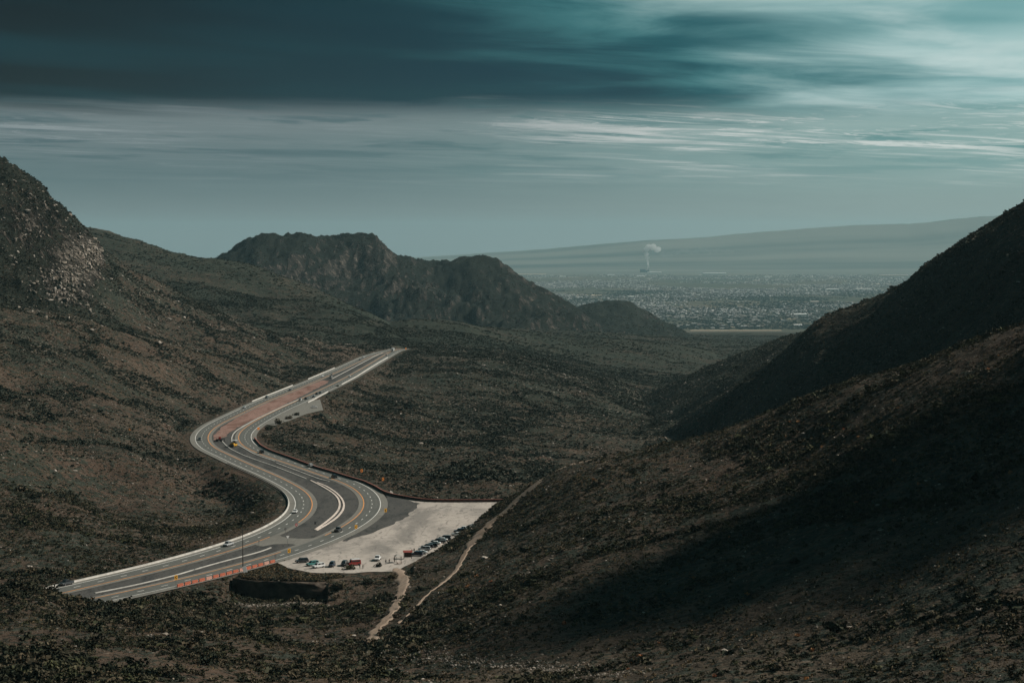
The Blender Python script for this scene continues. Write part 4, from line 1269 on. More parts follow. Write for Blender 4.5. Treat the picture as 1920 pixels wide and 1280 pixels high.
for pts, lb in (([(582.5, 900), (600, 909), (615, 917.5), (627.5, 926), (635, 935), (637.5, 945), (635, 955), (626, 966), (610, 979), (591, 992.3)], 'inner pinkish kerb of the curved island in the bend'),
                ([(595, 904), (612.5, 911), (630, 922.5), (641, 934), (645.5, 945), (643, 956), (632.5, 969), (615, 981), (593, 993.8)], 'outer pinkish kerb of the curved island in the bend')):
    wall_along('median_kerb', px_line(pts), [(-0.45, -0.2), (0.45, -0.2), (0.40, 0.2), (-0.40, 0.2)], M_KERB, lb, 'kerb', base=-0.1)
# dark red roadside wall, its cap painted lighter as the sunlit top
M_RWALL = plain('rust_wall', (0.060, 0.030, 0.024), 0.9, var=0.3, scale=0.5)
M_RCAP_LIT = plain('rust_cap_lit', (0.27, 0.105, 0.08), 0.8, var=0.2, scale=0.5)
rw = px_line([(477, 823), (488, 836), (500, 843), (512.5, 848.5), (542.5, 859), (569, 869), (595, 878.5), (625, 887), (651, 895.5), (681, 904), (704, 914.5), (719, 924), (737.5, 930), (765, 934.5), (787, 938.5), (812, 940.3), (860, 940.5), (905, 940.2), (956, 939.6)], it=1)
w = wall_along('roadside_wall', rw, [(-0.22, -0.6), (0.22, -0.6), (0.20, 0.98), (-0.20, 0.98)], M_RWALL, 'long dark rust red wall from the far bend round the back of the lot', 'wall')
wall_along('cap', rw, [(-0.30, 0.98), (0.30, 0.98), (0.28, 1.14), (-0.28, 1.14)], M_RCAP_LIT, None, parent=w)
# guard rail on the inside of the left bend
M_STEEL = plain('weathered_steel', (0.10, 0.095, 0.09), 0.6, 0.4, 0.3)
g0, g1 = near_i(LC, 565, 927), near_i(LC, 450, 868)
gq = offset(LC, -7.3)[g0:g1]
root = bpy.data.objects.new('guard_rail', None); COL.objects.link(root); root.location = (*gq[0], 0)
root['label'] = 'dark steel guard rail above the gully inside the left bend'; root['category'] = 'guard rail'
gl = gq - gq[0]
wall_along('rail', gl, [(-0.05, 0.50), (0.05, 0.50), (0.10, 0.62), (0.05, 0.72), (0.10, 0.82), (-0.05, 0.86)], M_STEEL, None, parent=root)
pm = None
for k in range(0, len(gl), 1):
    if pm is None:
        bm = bmesh.new(); bmesh.ops.create_cube(bm, size=1.0)
        for v in bm.verts: v.co = Vector((v.co.x * 0.14, v.co.y * 0.14, v.co.z * 1.4 + 0.05))
        pm = bpy.data.meshes.new('post'); bm.to_mesh(pm); bm.free(); pm.materials.append(M_STEEL)
    o = link('post', pm, None, root); o.location = (*(gl[k] + normals(gl)[k] * -0.18), 0)

# retaining wall under the lot
M_RET = plain('dark_retaining_earth', (0.072, 0.058, 0.047), 1.0, 0.05, var=0.6, scale=0.3)
rq = px_line([(436, 1082), (470, 1087), (520, 1088.5), (570, 1089.5), (600, 1090), (622, 1088)], step=1.5, it=1)
n = len(rq); hh = np.linspace(-0.1, -11, 9); co = []
nr = normals(rq)
for k, h in enumerate(hh):
    off = 0.12 * (0.25 - h) + 1.3 * fbm(rq[:, 0] * 1.0 + 7 * k, rq[:, 1] + h * 3, 7, 4, 0.65, 310)
    drop = 2.2 * sstep(np.linspace(0, 1, n), 0.62, 1.0) + 0.5 * np.abs(fbm(rq[:, 0], rq[:, 1], 5, 3, 0.6, 311))
    co.append(np.concatenate([rq + nr * (off * (1 if k else 0.3))[:, None], (np.minimum(h, -0.1 - drop) if k == 0 else np.minimum(np.full(n, h), -0.15 - drop - 0.02 * k))[:, None]], 1))
back = np.concatenate([rq - nr * 1.6, np.full((n, 1), -0.45)], 1)
backb = np.concatenate([rq - nr * 1.6, np.full((n, 1), -11.0)], 1)
rows_ = [backb, back] + co
f = []
for k in range(len(rows_) - 1):
    a = np.arange(n - 1) + k * n
    f.append(np.stack([a, a + n, a + n + 1, a + 1], 1))
rme = np_mesh('retaining_wall', np.concatenate(rows_), np.concatenate(f), smooth=False)
o = link('retaining_wall', rme, M_RET); o['label'] = 'dark shaded earth retaining wall below the gravel lot'; o['category'] = 'retaining wall'

wq = []
for k in range(170):
    i = rng.integers(0, n); side = rng.random()
    q = rq[i] + nr[i] * (rng.uniform(-2.2, 0.4) if side < 0.45 else rng.uniform(1.5, 5.0)); wq.append(q)
wq = np.array(wq); s_ = rng.uniform(0.6, 1.7, len(wq)); sc_, rt_ = scl_rot(s_)
gn_scatter('bank_scrub', [SHRUBS[0].copy(), SHRUBS[3].copy()], M_SHRUB, np.stack([wq[:, 0], wq[:, 1], zg(wq[:, 0], wq[:, 1])], 1), sc_, rt_, 'scrub along the top and the foot of the dark earth wall')

# pale edging along the foot of the near slope beside the parked cars
eq = np.array([on_ground(*a)[:2] for a in ((786, 1039), (800, 1032), (818, 1024), (836, 1017), (852, 1009), (868, 1001), (877, 997))])
wall_along('edging', smooth_line(eq, 1.0, 2), [(-0.2, -0.2), (0.2, -0.2), (0.2, 0.35), (-0.2, 0.35)], M_KERB, 'thin pale edging between the parked cars and the near slope', 'edging', zfun=zg)

# ------------------------------------------------------------------ little solids
def bm_box(bm, x0, x1, y0, y1, z0, z1, tx=0.0, ty=0.0):
    """box whose top is drawn in by tx, ty on each side"""
    v = [bm.verts.new(c) for c in ((x0, y0, z0), (x1, y0, z0), (x1, y1, z0), (x0, y1, z0), (x0 + tx, y0 + ty, z1), (x1 - tx, y0 + ty, z1), (x1 - tx, y1 - ty, z1), (x0 + tx, y1 - ty, z1))]
    for f in ((0, 3, 2, 1), (4, 5, 6, 7), (0, 1, 5, 4), (1, 2, 6, 5), (2, 3, 7, 6), (3, 0, 4, 7)):
        bm.faces.new([v[i] for i in f])

def bm_cyl(bm, c, r0, r1, h, seg=10, axis='Z'):
    import mathutils
    M = mathutils.Matrix.Translation(c)
    if axis == 'Y': M = M @ mathutils.Matrix.Rotation(PI / 2, 4, 'X')
    if axis == 'X': M = M @ mathutils.Matrix.Rotation(PI / 2, 4, 'Y')
    bmesh.ops.create_cone(bm, cap_ends=True, segments=seg, radius1=r0, radius2=r1, depth=h, matrix=M)

def to_me(name, fn, bevel=0.0):
    bm = bmesh.new(); fn(bm)
    if bevel:
        bmesh.ops.bevel(bm, geom=list(bm.edges), offset=bevel, segments=1, affect='EDGES')
    bmesh.ops.recalc_face_normals(bm, faces=bm.faces)
    me = bpy.data.meshes.new(name); bm.to_mesh(me); bm.free()
    return me

def empty(name, loc, rz, label, cat, group=None):
    o = bpy.data.objects.new(name, None); COL.objects.link(o)
    o.location = loc; o.rotation_euler = (0, 0, rz)
    o['label'] = label; o['category'] = cat
    if group: o['group'] = group
    return o

# ------------------------------------------------------------------ vehicles (x forward, wheels on z = 0)
M_GLASS = plain('car_glass', (0.015, 0.02, 0.022), 0.08, 0.6)
M_TYRE = plain('tyre', (0.02, 0.02, 0.02), 0.85, 0.2)
M_RIM = plain('rim', (0.35, 0.35, 0.36), 0.35, 0.5, 0.8)
M_LAMP = plain('lamp_glass', (0.75, 0.75, 0.72), 0.15, 0.6)
M_TAIL = plain('tail_glass', (0.35, 0.02, 0.015), 0.2, 0.5)
M_BLACK = plain('black_plastic', (0.02, 0.02, 0.022), 0.6, 0.3)
PAINT = {}
def paint(c):
    if c not in PAINT:
        col = dict(white=(0.72, 0.73, 0.72), black=(0.012, 0.013, 0.015), charcoal=(0.04, 0.045, 0.05), silver=(0.38, 0.40, 0.41), grey=(0.16, 0.17, 0.18), teal=(0.06, 0.20, 0.19),
                   navy=(0.02, 0.035, 0.06), red=(0.30, 0.03, 0.025), yellow=(0.55, 0.30, 0.03), sand=(0.35, 0.30, 0.22))[c]
        m, t, b = new_mat(c + '_car_paint')
        b.inputs['Base Color'].default_value = (*col, 1); b.inputs['Roughness'].default_value = 0.28; b.inputs['Specular IOR Level'].default_value = 0.5
        b.inputs['Coat Weight'].default_value = 0.4; b.inputs['Coat Roughness'].default_value = 0.1
        PAINT[c] = m
    return PAINT[c]

def loft_body(bm, st):
    """st: list of (x, half width, z low, z belt, z top) cross-sections from tail to nose"""
    rings = []
    for x, w, z0, z1, z2 in st:
        rings.append([bm.verts.new(c) for c in ((x, -w * .92, z0), (x, -w, z1), (x, -w * .90, z2), (x, w * .90, z2), (x, w, z1), (x, w * .92, z0))])
    for a, b in zip(rings, rings[1:]):
        for j in range(6):
            bm.faces.new((a[j], a[(j + 1) % 6], b[(j + 1) % 6], b[j]))
    bm.faces.new(rings[0]); bm.faces.new(rings[-1][::-1])

VK = {   # length, half width, body stations, cabin (x0 base, x1 base, x0 top, x1 top, belt, roof)
    'sedan': (4.7, 0.90, [(-2.35, .80, .40, .62, .86), (-2.15, .88, .28, .62, .98), (-1.2, .90, .25, .60, 1.00), (0.9, .90, .25, .58, .96), (1.9, .88, .26, .56, .86), (2.25, .80, .30, .54, .74), (2.35, .70, .38, .54, .66)],
              (-1.75, 1.25, -1.0, 0.45, .96, 1.45)),
    'suv': (4.8, 0.96, [(-2.4, .86, .42, .75, 1.08), (-2.3, .94, .34, .72, 1.14), (-1.0, .96, .32, .70, 1.16), (1.0, .96, .32, .70, 1.12), (2.0, .94, .34, .68, 1.04), (2.32, .86, .38, .66, .92), (2.4, .78, .45, .66, .82)],
            (-2.32, 1.30, -2.0, 0.60, 1.12, 1.78)),
    'pickup': (5.7, 0.99, [(-2.85, .92, .52, .80, 1.10), (-2.78, .97, .45, .80, 1.14), (-0.55, .98, .42, .78, 1.14), (1.2, .98, .42, .78, 1.16), (2.4, .96, .44, .78, 1.10), (2.76, .90, .46, .76, 1.00), (2.85, .82, .52, .76, .90)],
               (-0.75, 1.60, -0.55, 0.90, 1.14, 1.86)),
    'jeep': (4.3, 0.93, [(-2.1, .86, .50, .80, 1.12), (-2.0, .90, .46, .80, 1.16), (0.9, .90, .46, .80, 1.16), (1.0, .88, .46, .80, 1.14), (2.05, .80, .50, .80, 1.10), (2.15, .76, .56, .8, 1.04)],
             (-2.0, 0.98, -1.92, 0.72, 1.15, 1.84)),
}
VME = {}
def vehicle_meshes(kind):
    if kind in VME: return VME[kind]
    L, W, st, (b0, b1, t0, t1, belt, roof) = VK[kind]
    d = {}
    d['body'] = to_me(kind + '_body', lambda bm: loft_body(bm, st), 0.035)
    wb, wt = W * 0.90, W * 0.74
    def cab(bm):
        v = [bm.verts.new(c) for c in ((b0, -wb, belt), (b1, -wb, belt), (b1, wb, belt), (b0, wb, belt), (t0, -wt, roof), (t1, -wt, roof), (t1, wt, roof), (t0, wt, roof))]
        for f in ((0, 3, 2, 1), (4, 5, 6, 7), (0, 1, 5, 4), (1, 2, 6, 5), (2, 3, 7, 6), (3, 0, 4, 7)): bm.faces.new([v[i] for i in f])
    d['cabin'] = to_me(kind + '_cabin', cab, 0.03)
    def panel(bm, q, out, e=0.012, th=0.02):
        """glass pane: a thin slab set on the cabin side"""
        q = [Vector(c) for c in q]; o = Vector(out).normalized()
        a = [bm.verts.new(c + o * e) for c in q]; b = [bm.verts.new(c - o * th) for c in q]
        bm.faces.new(a); bm.faces.new(b[::-1])
        for i in range(4): bm.faces.new((a[i], a[(i + 1) % 4], b[(i + 1) % 4], b[i]))
    def lerp(x0, x1, t): return x0 + (x1 - x0) * t
    lo, hi = 0.08, 0.86
    def pt(u, s, h):   # u along the cabin 0..1, side s, height h
        return (lerp(lerp(b0, b1, u), lerp(t0, t1, u), h), s * lerp(wb, wt, h), lerp(belt, roof, h))
    d['windscreen'] = to_me(kind + '_windscreen', lambda bm: panel(bm, [(lerp(b1, t1, lo), -lerp(wb, wt, lo) * .9, lerp(belt, roof, lo)), (lerp(b1, t1, lo), lerp(wb, wt, lo) * .9, lerp(belt, roof, lo)), (lerp(b1, t1, hi), lerp(wb, wt, hi) * .9, lerp(belt, roof, hi)), (lerp(b1, t1, hi), -lerp(wb, wt, hi) * .9, lerp(belt, roof, hi))], (roof - belt, 0, b1 - t1)))
    d['rear_window'] = to_me(kind + '_rear_window', lambda bm: panel(bm, [(lerp(b0, t0, lo), -lerp(wb, wt, lo) * .88, lerp(belt, roof, lo)), (lerp(b0, t0, lo), lerp(wb, wt, lo) * .88, lerp(belt, roof, lo)), (lerp(b0, t0, hi), lerp(wb, wt, hi) * .88, lerp(belt, roof, hi)), (lerp(b0, t0, hi), -lerp(wb, wt, hi) * .88, lerp(belt, roof, hi))], (-(roof - belt), 0, t0 - b0 + .001)))
    for s in (-1, 1):
        for j, (u0, u1) in enumerate(((0.07, 0.47), (0.53, 0.92))):
            d['side_window%d%d' % (s, j)] = to_me(kind + '_side_window', lambda bm, s=s, u0=u0, u1=u1: panel(bm, [pt(u0, s, lo), pt(u1, s, lo), pt(u1, s, hi), pt(u0, s, hi)], (0, s * (roof - belt), wb - wt)))
    r = {'sedan': .33, 'suv': .37, 'pickup': .39, 'jeep': .40}[kind]
    d['tyre'] = to_me(kind + '_tyre', lambda bm: bm_cyl(bm, (0, 0, 0), r, r, .24, 14, 'Y'), 0.03)
    d['rim'] = to_me(kind + '_rim', lambda bm: bm_cyl(bm, (0, 0, 0), r * .6, r * .6, .27, 10, 'Y'))
    d['r'] = r
    zl = {'sedan': .68, 'suv': .86, 'pickup': .92, 'jeep': .95}[kind]
    d['headlight'] = to_me(kind + '_headlight', lambda bm: bm_box(bm, -.10, .06, -.20, .20, -.08, .08), 0.02)
    d['tail_light'] = to_me(kind + '_tail_light', lambda bm: bm_box(bm, -.05, .06, -.12, .12, -.14, .12), 0.02)
    d['zl'] = zl
    d['bumper'] = to_me(kind + '_bumper', lambda bm: bm_box(bm, -.10, .09, -W * .86, W * .86, -.10, .12), 0.03)
    if kind == 'pickup':
        d['bed'] = to_me('pickup_bed', lambda bm: bm_box(bm, -2.62, -.90, -.78, .78, 1.10, 1.165))
    return VME.setdefault(kind, d)

def put(name, me, mat, parent, loc=(0, 0, 0)):
    o = bpy.data.objects.new(name, me); COL.objects.link(o)
    if not me.materials: me.materials.append(mat)
    o.material_slots[0].link = 'OBJECT'; o.material_slots[0].material = mat
    o.parent = parent; o.location = loc
    return o

def vehicle(kind, colour, loc, rz, label, cat='car', group=None, name=None):
    d = vehicle_meshes(kind)
    L, W, st, cb = VK[kind]
    t = empty(name or {'sedan': 'car', 'suv': 'suv', 'pickup': 'pickup_truck', 'jeep': 'offroad_car'}[kind], loc, rz, label, cat, group)
    pm = paint(colour)
    put('body', d['body'], pm, t); put('cabin', d['cabin'], pm, t)
    put('windscreen', d['windscreen'], M_GLASS, t); put('rear_window', d['rear_window'], M_GLASS, t)
    for s in (-1, 1):
        for j in (0, 1): put('side_window', d['side_window%d%d' % (s, j)], M_GLASS, t)
    for x in (-L * .30, L * .31):
        for s in (-1, 1):
            w = put('wheel', d['tyre'], M_TYRE, t, (x, s * (W - .12), d['r'])); put('rim', d['rim'], M_RIM, w)
    for s in (-1, 1):
        put('headlight', d['headlight'], M_LAMP, t, (L / 2 - .10, s * W * .66, d['zl']))
        put('tail_light', d['tail_light'], M_TAIL, t, (-L / 2 + .06, s * W * .76, d['zl'] + .05))
    put('bumper', d['bumper'], M_BLACK, t, (L / 2 - .02, 0, .50)); put('bumper', d['bumper'], M_BLACK, t, (-L / 2 + .02, 0, .52))
    if kind == 'pickup': put('bed', d['bed'], M_BLACK, t)
    return t

def lane_heading(line, px, py):
    i = near_i(line, px, py)
    a, b = line[max(i - 2, 0)], line[min(i + 2, len(line) - 1)]
    return math.atan2(b[1] - a[1], b[0] - a[0])

# on the left carriageway, coming towards the camera
for px, py, kind, col, lb in (
    (125, 1096, 'pickup', 'charcoal', 'dark pickup truck leaving the picture at the lower left'),
    (428, 1023, 'pickup', 'silver', 'grey pickup truck beside the white barrier, lower left'),
    (553.5, 961, 'sedan', 'white', 'white car on the inside of the left bend'),
    (374, 824.5, 'sedan', 'charcoal', 'dark car in the outer lane of the far left bend'),
    (457.5, 765, 'sedan', 'silver', 'silver car on the far road just past the first bend'),
    (500, 746, 'suv', 'charcoal', 'dark car on the far road level with the first barrier section'),
    (544, 732, 'sedan', 'charcoal', 'dark car beside the middle of the red earth strip'),
    (604, 706, 'sedan', 'white', 'white car in the left lanes near the end of the red earth'),
    (681, 670.5, 'suv', 'white', 'white car coming over the pass on the left lanes'),
    (675, 675, 'sedan', 'grey', 'tiny grey car following near the pass')):
    vehicle(kind, col, (*G(px, py), 0.0), lane_heading(LC, px, py) + PI, lb, group='cars on the highway')
# on the right carriageway, driving away
for px, py, kind, col, lb in (
    (634, 996, 'pickup', 'charcoal', 'dark pickup truck entering the bend beside the gravel lot'),
    (626.5, 895.5, 'suv', 'black', 'black car beside the end of the median kerb'),
    (582, 875, 'suv', 'white', 'white car next to the rust red wall'),
    (490.5, 849, 'suv', 'black', 'black car in the far right bend near the yellow machine'),
    (563, 751, 'pickup', 'white', 'white pickup truck on the far right lanes beside the pull off'),
    (574, 748.5, 'suv', 'black', 'black car just ahead of the white pickup truck'),
    (594, 739, 'sedan', 'black', 'dark car in the left of two abreast on the far straight'),
    (600.5, 737.5, 'sedan', 'charcoal', 'dark car in the right of two abreast on the far straight'),
    (655, 706.5, 'sedan', 'white', 'white car on the far straight near the right barrier'),
    (724.5, 666.5, 'sedan', 'silver', 'silver car close to the top of the right lanes'),
    (588, 745, 'sedan', 'charcoal', 'small dark car passing the pull off')):
    vehicle(kind, col, (*G(px, py), 0.0), lane_heading(RC, px, py), lb, group='cars on the highway')
vehicle('sedan', 'white', (*G(589, 764), -0.13), 0.3, 'white car stopped alone in the pull off', group='parked cars')
# parked along the near edge of the lot
for px, py, kind, col, rz, lb in (
    (566, 1053.5, 'suv', 'charcoal', math.radians(202), 'dark car parked nearest the highway at the lot corner'),
    (586, 1059, 'suv', 'teal', math.radians(222), 'blue green car parked left of the white one'),
    (597, 1063, 'suv', 'white', math.radians(222), 'white car parked nearest the edge of the lot'),
    (622.5, 1061, 'jeep', 'navy', math.radians(262), 'dark blue boxy car parked facing the camera'),
    (645.5, 1059, 'suv', 'black', math.radians(262), 'black car parked behind the leafy bush'),
    (708, 1049, 'pickup', 'white', math.radians(266), 'white pickup truck facing the camera by the trail head')):
    vehicle(kind, col, (*G(px, py), -0.15), rz, lb, group='parked cars')
# the slanting row along the foot of the near slope
row = [(781, 1041, 'suv', 'navy', 'dark blue car parked beside the red roofed kiosk'), (789.5, 1037, 'sedan', 'white', 'white car second from the kiosk in the slanting row'), (796, 1031, 'suv', 'silver', 'silver car third from the kiosk in the slanting row'),
       (801, 1027, 'suv', 'charcoal', 'dark car fourth from the kiosk in the slanting row'), (809, 1025, 'suv', 'black', 'black car fifth from the kiosk in the slanting row'), (815, 1020, 'sedan', 'white', 'white car sixth from the kiosk in the slanting row'),
       (822, 1017, 'pickup', 'black', 'black pickup truck in the middle of the slanting row'), (828, 1013.5, 'sedan', 'white', 'white car just beyond the black pickup truck'), (834, 1010.5, 'suv', 'charcoal', 'dark car before the gap in the slanting row'),
       (857, 1003, 'sedan', 'white', 'low white car after the gap in the slanting row'), (862, 997.5, 'suv', 'navy', 'dark blue car near the far end of the row'), (871, 994, 'pickup', 'white', 'white pickup truck near the far end of the row'), (881, 989.5, 'sedan', 'charcoal', 'dark car last in the row by the slope')]
for px, py, kind, col, lb in row:
    vehicle(kind, col, (*G(px, py), -0.15), math.radians(172), lb, group='parked cars')

# trucks and road machines
def box_truck(loc, rz, label):
    t = empty('box_truck', loc, rz, label, 'truck')
    put('cargo_box', to_me('cargo_box', lambda bm: bm_box(bm, -4.2, 1.6, -1.25, 1.25, 1.0, 3.9), 0.05), paint('white'), t)
    put('cab', to_me('truck_cab', lambda bm: (bm_box(bm, 1.75, 3.9, -1.15, 1.15, .6, 1.6), bm_box(bm, 1.75, 3.75, -1.1, 1.1, 1.62, 2.8, .25, .1)), 0.04), paint('white'), t)
    put('windscreen', to_me('truck_windscreen', lambda bm: bm_box(bm, 3.52, 3.72, -.95, .95, 1.75, 2.5, .0, .05)), M_GLASS, t)
    put('chassis', to_me('truck_chassis', lambda bm: bm_box(bm, -4.1, 3.6, -.5, .5, .55, .98)), M_BLACK, t)
    me = to_me('truck_tyre', lambda bm: bm_cyl(bm, (0, 0, 0), .5, .5, .32, 14, 'Y'), .03)
    for x in (-3.0, -1.9, 2.7):
        for s in (-1, 1): put('wheel', me, M_TYRE, t, (x, s * 1.0, .5))
    return t
box_truck((*G(736.5, 659), 0), lane_heading(RC, 736, 660) + PI, 'white box truck at the top of the pass')
def flat_truck(loc, rz, label):
    t = empty('flatbed_truck', loc, rz, label, 'truck')
    put('bed', to_me('flat_bed', lambda bm: bm_box(bm, -4.2, 1.4, -1.2, 1.2, .95, 1.2), 0.03), M_BLACK, t)
    put('load', to_me('truck_load', lambda bm: (bm_box(bm, -3.8, -.8, -1.0, 1.0, 1.22, 2.1), bm_box(bm, -3.2, -1.6, -.8, .8, 2.12, 3.2, .3, .1), bm_box(bm, -.7, .8, -.2, .2, 1.4, 1.8)), 0.05), M_BLACK, t)
    put('cab', to_me('flat_cab', lambda bm: (bm_box(bm, 1.5, 3.9, -1.15, 1.15, .6, 1.6), bm_box(bm, 1.5, 3.1, -1.1, 1.1, 1.62, 2.7, .2, .1)), 0.04), paint('white'), t)
    put('windscreen', to_me('flat_windscreen', lambda bm: bm_box(bm, 2.95, 3.12, -.95, .95, 1.75, 2.45, .08, .05)), M_GLASS, t)
    me = to_me('flat_tyre', lambda bm: bm_cyl(bm, (0, 0, 0), .5, .5, .32, 14, 'Y'), .03)
    for x in (-3.0, 2.7):
        for s in (-1, 1): put('wheel', me, M_TYRE, t, (x, s * 1.0, .5))
    return t
flat_truck((*G(621, 708.5), -0.1), lane_heading(LC, 621, 700) + PI, 'white truck carrying a dark machine at the end of the red earth')

t = empty('road_paver', (*G(438, 837), -0.1), math.radians(250), 'yellow and black road machine with a roof standing in the median', 'road machine')
put('body', to_me('paver_body', lambda bm: (bm_box(bm, -2.2, 2.2, -1.3, 1.3, .6, 1.7, .1, .05), bm_box(bm, .4, 2.1, -1.2, 1.2, 1.7, 2.2, .1, .1)), .06), paint('yellow'), t)
put('hopper', to_me('paver_hopper', lambda bm: bm_box(bm, 2.25, 3.2, -1.5, 1.5, .5, 1.3, -.15, -.1), .04), M_BLACK, t)
put('platform', to_me('paver_platform', lambda bm: (bm_box(bm, -2.0, .2, -1.25, 1.25, 1.72, 2.5, .2, .1), bm_box(bm, -1.2, -.7, -.4, .4, 2.5, 3.1)), .04), M_BLACK, t)
put('roof', to_me('paver_roof', lambda bm: bm_box(bm, -2.3, .9, -1.4, 1.4, 3.6, 3.75), .04), paint('white'), t)
pmn = to_me('paver_post', lambda bm: bm_cyl(bm, (0, 0, 2.9), .05, .05, 1.45, 8))
for x in (-2.1, .6):
    for s in (-1, 1): put('roof_post', pmn, M_BLACK, t, (x, s * 1.2, 0))
dm = to_me('paver_drum', lambda bm: bm_cyl(bm, (0, 0, 0), .55, .55, 2.2, 18, 'Y'), .02)
for x in (-1.7, 1.6): put('drum', dm, M_STEEL, t, (x, 0, .55))
t = empty('backhoe', (*G(411, 827), -0.1), math.radians(200), 'small dark backhoe with a red cab at the edge of the red earth', 'road machine')
put('body', to_me('hoe_body', lambda bm: bm_box(bm, -1.6, 1.8, -.8, .8, .7, 1.5, .1, .05), .05), M_BLACK, t)
put('cab', to_me('hoe_cab', lambda bm: bm_box(bm, -1.0, .4, -.7, .7, 1.5, 2.7, .1, .08), .05), paint('red'), t)
put('arm', to_me('hoe_arm', lambda bm: (bm_box(bm, -2.9, -1.5, -.15, .15, 1.2, 1.6), bm_box(bm, -3.1, -2.8, -.15, .15, .3, 1.9), bm_box(bm, -3.2, -2.6, -.4, .4, 0.05, .4)), .03), M_BLACK, t)
put('loader_bucket', to_me('hoe_bucket', lambda bm: bm_box(bm, 2.2, 2.9, -1.0, 1.0, .15, .9, .15, 0), .03), M_STEEL, t)
put('loader_arm', to_me('hoe_loader_arm', lambda bm: (bm_box(bm, 1.2, 2.3, -.75, -.6, .7, 1.0), bm_box(bm, 1.2, 2.3, .6, .75, .7, 1.0))), M_BLACK, t)
wm = to_me('hoe_tyre', lambda bm: bm_cyl(bm, (0, 0, 0), .6, .6, .4, 14, 'Y'), .04)
for x in (-1.1, 1.3):
    for s in (-1, 1): put('wheel', wm, M_TYRE, t, (x, s * .95, .6))

# ------------------------------------------------------------------ signs and roadside furniture
M_YSIGN = plain('sign_yellow', (0.80, 0.40, 0.03), 0.5, 0.3)
M_OSIGN = plain('sign_orange', (0.82, 0.26, 0.04), 0.5, 0.3)
M_SBACK = plain('sign_back', (0.17, 0.17, 0.165), 0.55, 0.4, 0.3)
M_SWHITE = plain('sign_white', (0.72, 0.72, 0.70), 0.6, 0.3)
M_POST = plain('sign_post', (0.20, 0.20, 0.19), 0.6, 0.4, 0.4)
M_SRED = plain('sign_red', (0.42, 0.03, 0.03), 0.5, 0.3)
CHEV = to_me('chevron', lambda bm: (lambda a, b: ([bm.faces.new((a[i], a[i + 1], b[i + 1], b[i])) for i in range(2)]))(
    [bm.verts.new(c) for c in ((.02, 0, .55), (-.42, 0, 0), (.02, 0, -.55))], [bm.verts.new(c) for c in ((.40, 0, .55), (-.04, 0, 0), (.40, 0, -.55))]))
SPANEL = to_me('sign_panel', lambda bm: bm_box(bm, -.58, .58, -.02, .02, -.76, .76), .01)
SPOST = {}
def post(h):
    k = round(h, 1)
    if k not in SPOST: SPOST[k] = to_me('sign_post', lambda bm: bm_box(bm, -.05, .05, -.05, .05, -.5, k))
    return SPOST[k]
def face_cam(px): return math.atan2(-(px - 960) / F, 1.0)
for px, py, h, m, lb in ((330, 1098.5, 2.6, M_YSIGN, 'yellow arrow sign at the near end of the orange barriers'), (542, 1049.5, 3.0, M_YSIGN, 'yellow arrow sign at the near corner of the gravel lot'),
                         (667.5, 1003, 2.9, M_YSIGN, 'yellow arrow sign beside the dark pickup truck in the bend'), (723, 966.5, 1.9, M_YSIGN, 'yellow arrow sign at the outside of the bend'),
                         (678, 890, 1.6, M_OSIGN, 'small orange arrow sign behind the red wall, farther one'), (718, 906.5, 1.7, M_OSIGN, 'orange arrow sign behind the red wall, nearer one')):
    g = G(px, py); zz = min(float(zg(np.array([g[0]]), np.array([g[1]]))[0]), 0.0) if px != 678 and px != 718 else 0.0
    g3 = on_ground(px, py, 600, 1200) if m is M_OSIGN else np.array([g[0], g[1], -0.1])
    t = empty('arrow_sign', tuple(g3), face_cam(px) + 0.55, lb, 'road sign', 'yellow arrow signs round the bend')
    put('post', post(h), M_POST, t)
    p_ = put('panel', SPANEL, m, t, (0, -.08, h + .55)); put('chevron', CHEV, M_BLACK, p_, (0, -.035, 0))
def plain_sign(px, py, h, shape, m, lb, w=.75, zz=-0.1):
    t = empty('road_sign', (*G(px, py), zz), face_cam(px) + 0.5, lb, 'road sign')
    put('post', post(h), M_POST, t)
    if shape == 'tri':
        def fn(bm):
            a = [bm.verts.new(c) for c in ((-w * .62, -.02, .5), (w * .62, -.02, .5), (0, -.02, -.62))]; b = [bm.verts.new((v.co.x, .02, v.co.z)) for v in a]
            bm.faces.new(a); bm.faces.new(b[::-1])
            for i in range(3): bm.faces.new((a[i], a[(i + 1) % 3], b[(i + 1) % 3], b[i]))
        me = to_me('triangle_panel', fn)
    elif shape == 'oct':
        me = to_me('eight_sided_panel', lambda bm: bm_cyl(bm, (0, 0, 0), w * .62, w * .62, .04, 8, 'Y'))
    else:
        me = to_me('square_panel', lambda bm: bm_box(bm, -w / 2, w / 2, -.02, .02, -w * .6, w * .6), .01)
    put('panel', me, m, t, (0, -.07, h + .1))
    return t
plain_sign(516.5, 1053, 2.3, 'sq', M_SBACK, 'grey back of a sign at the far end of the orange barriers', .9)
plain_sign(535, 1002.5, 2.4, 'oct', M_SBACK, 'grey back of a rounded sign at the crossover', .95)
t = plain_sign(555.5, 993, 2.1, 'oct', M_SRED, 'red stop sign with a pale middle on the median tip', 1.0)
put('pale_bar', to_me('pale_bar', lambda bm: bm_box(bm, -.34, .34, -.01, .01, -.13, .13)), M_SWHITE, t, (0, -.11, 2.2))
plain_sign(539.5, 1021, 3.0, 'tri', M_SWHITE, 'white triangular yield sign on the near median nose', 1.15)
plain_sign(591, 985.5, 1.2, 'sq', M_BLACK, 'small dark square sign by the end of the pink kerbs', .9)
plain_sign(424, 1049, 2.2, 'sq', M_SBACK, 'small grey sign back in the lower median', .65)
plain_sign(485.5, 1027, 2.6, 'sq', M_SBACK, 'thin grey sign on the near median', .45)
t = plain_sign(485, 806, .6, 'sq', M_OSIGN, 'orange board on the bank by the far bend', 1.6)
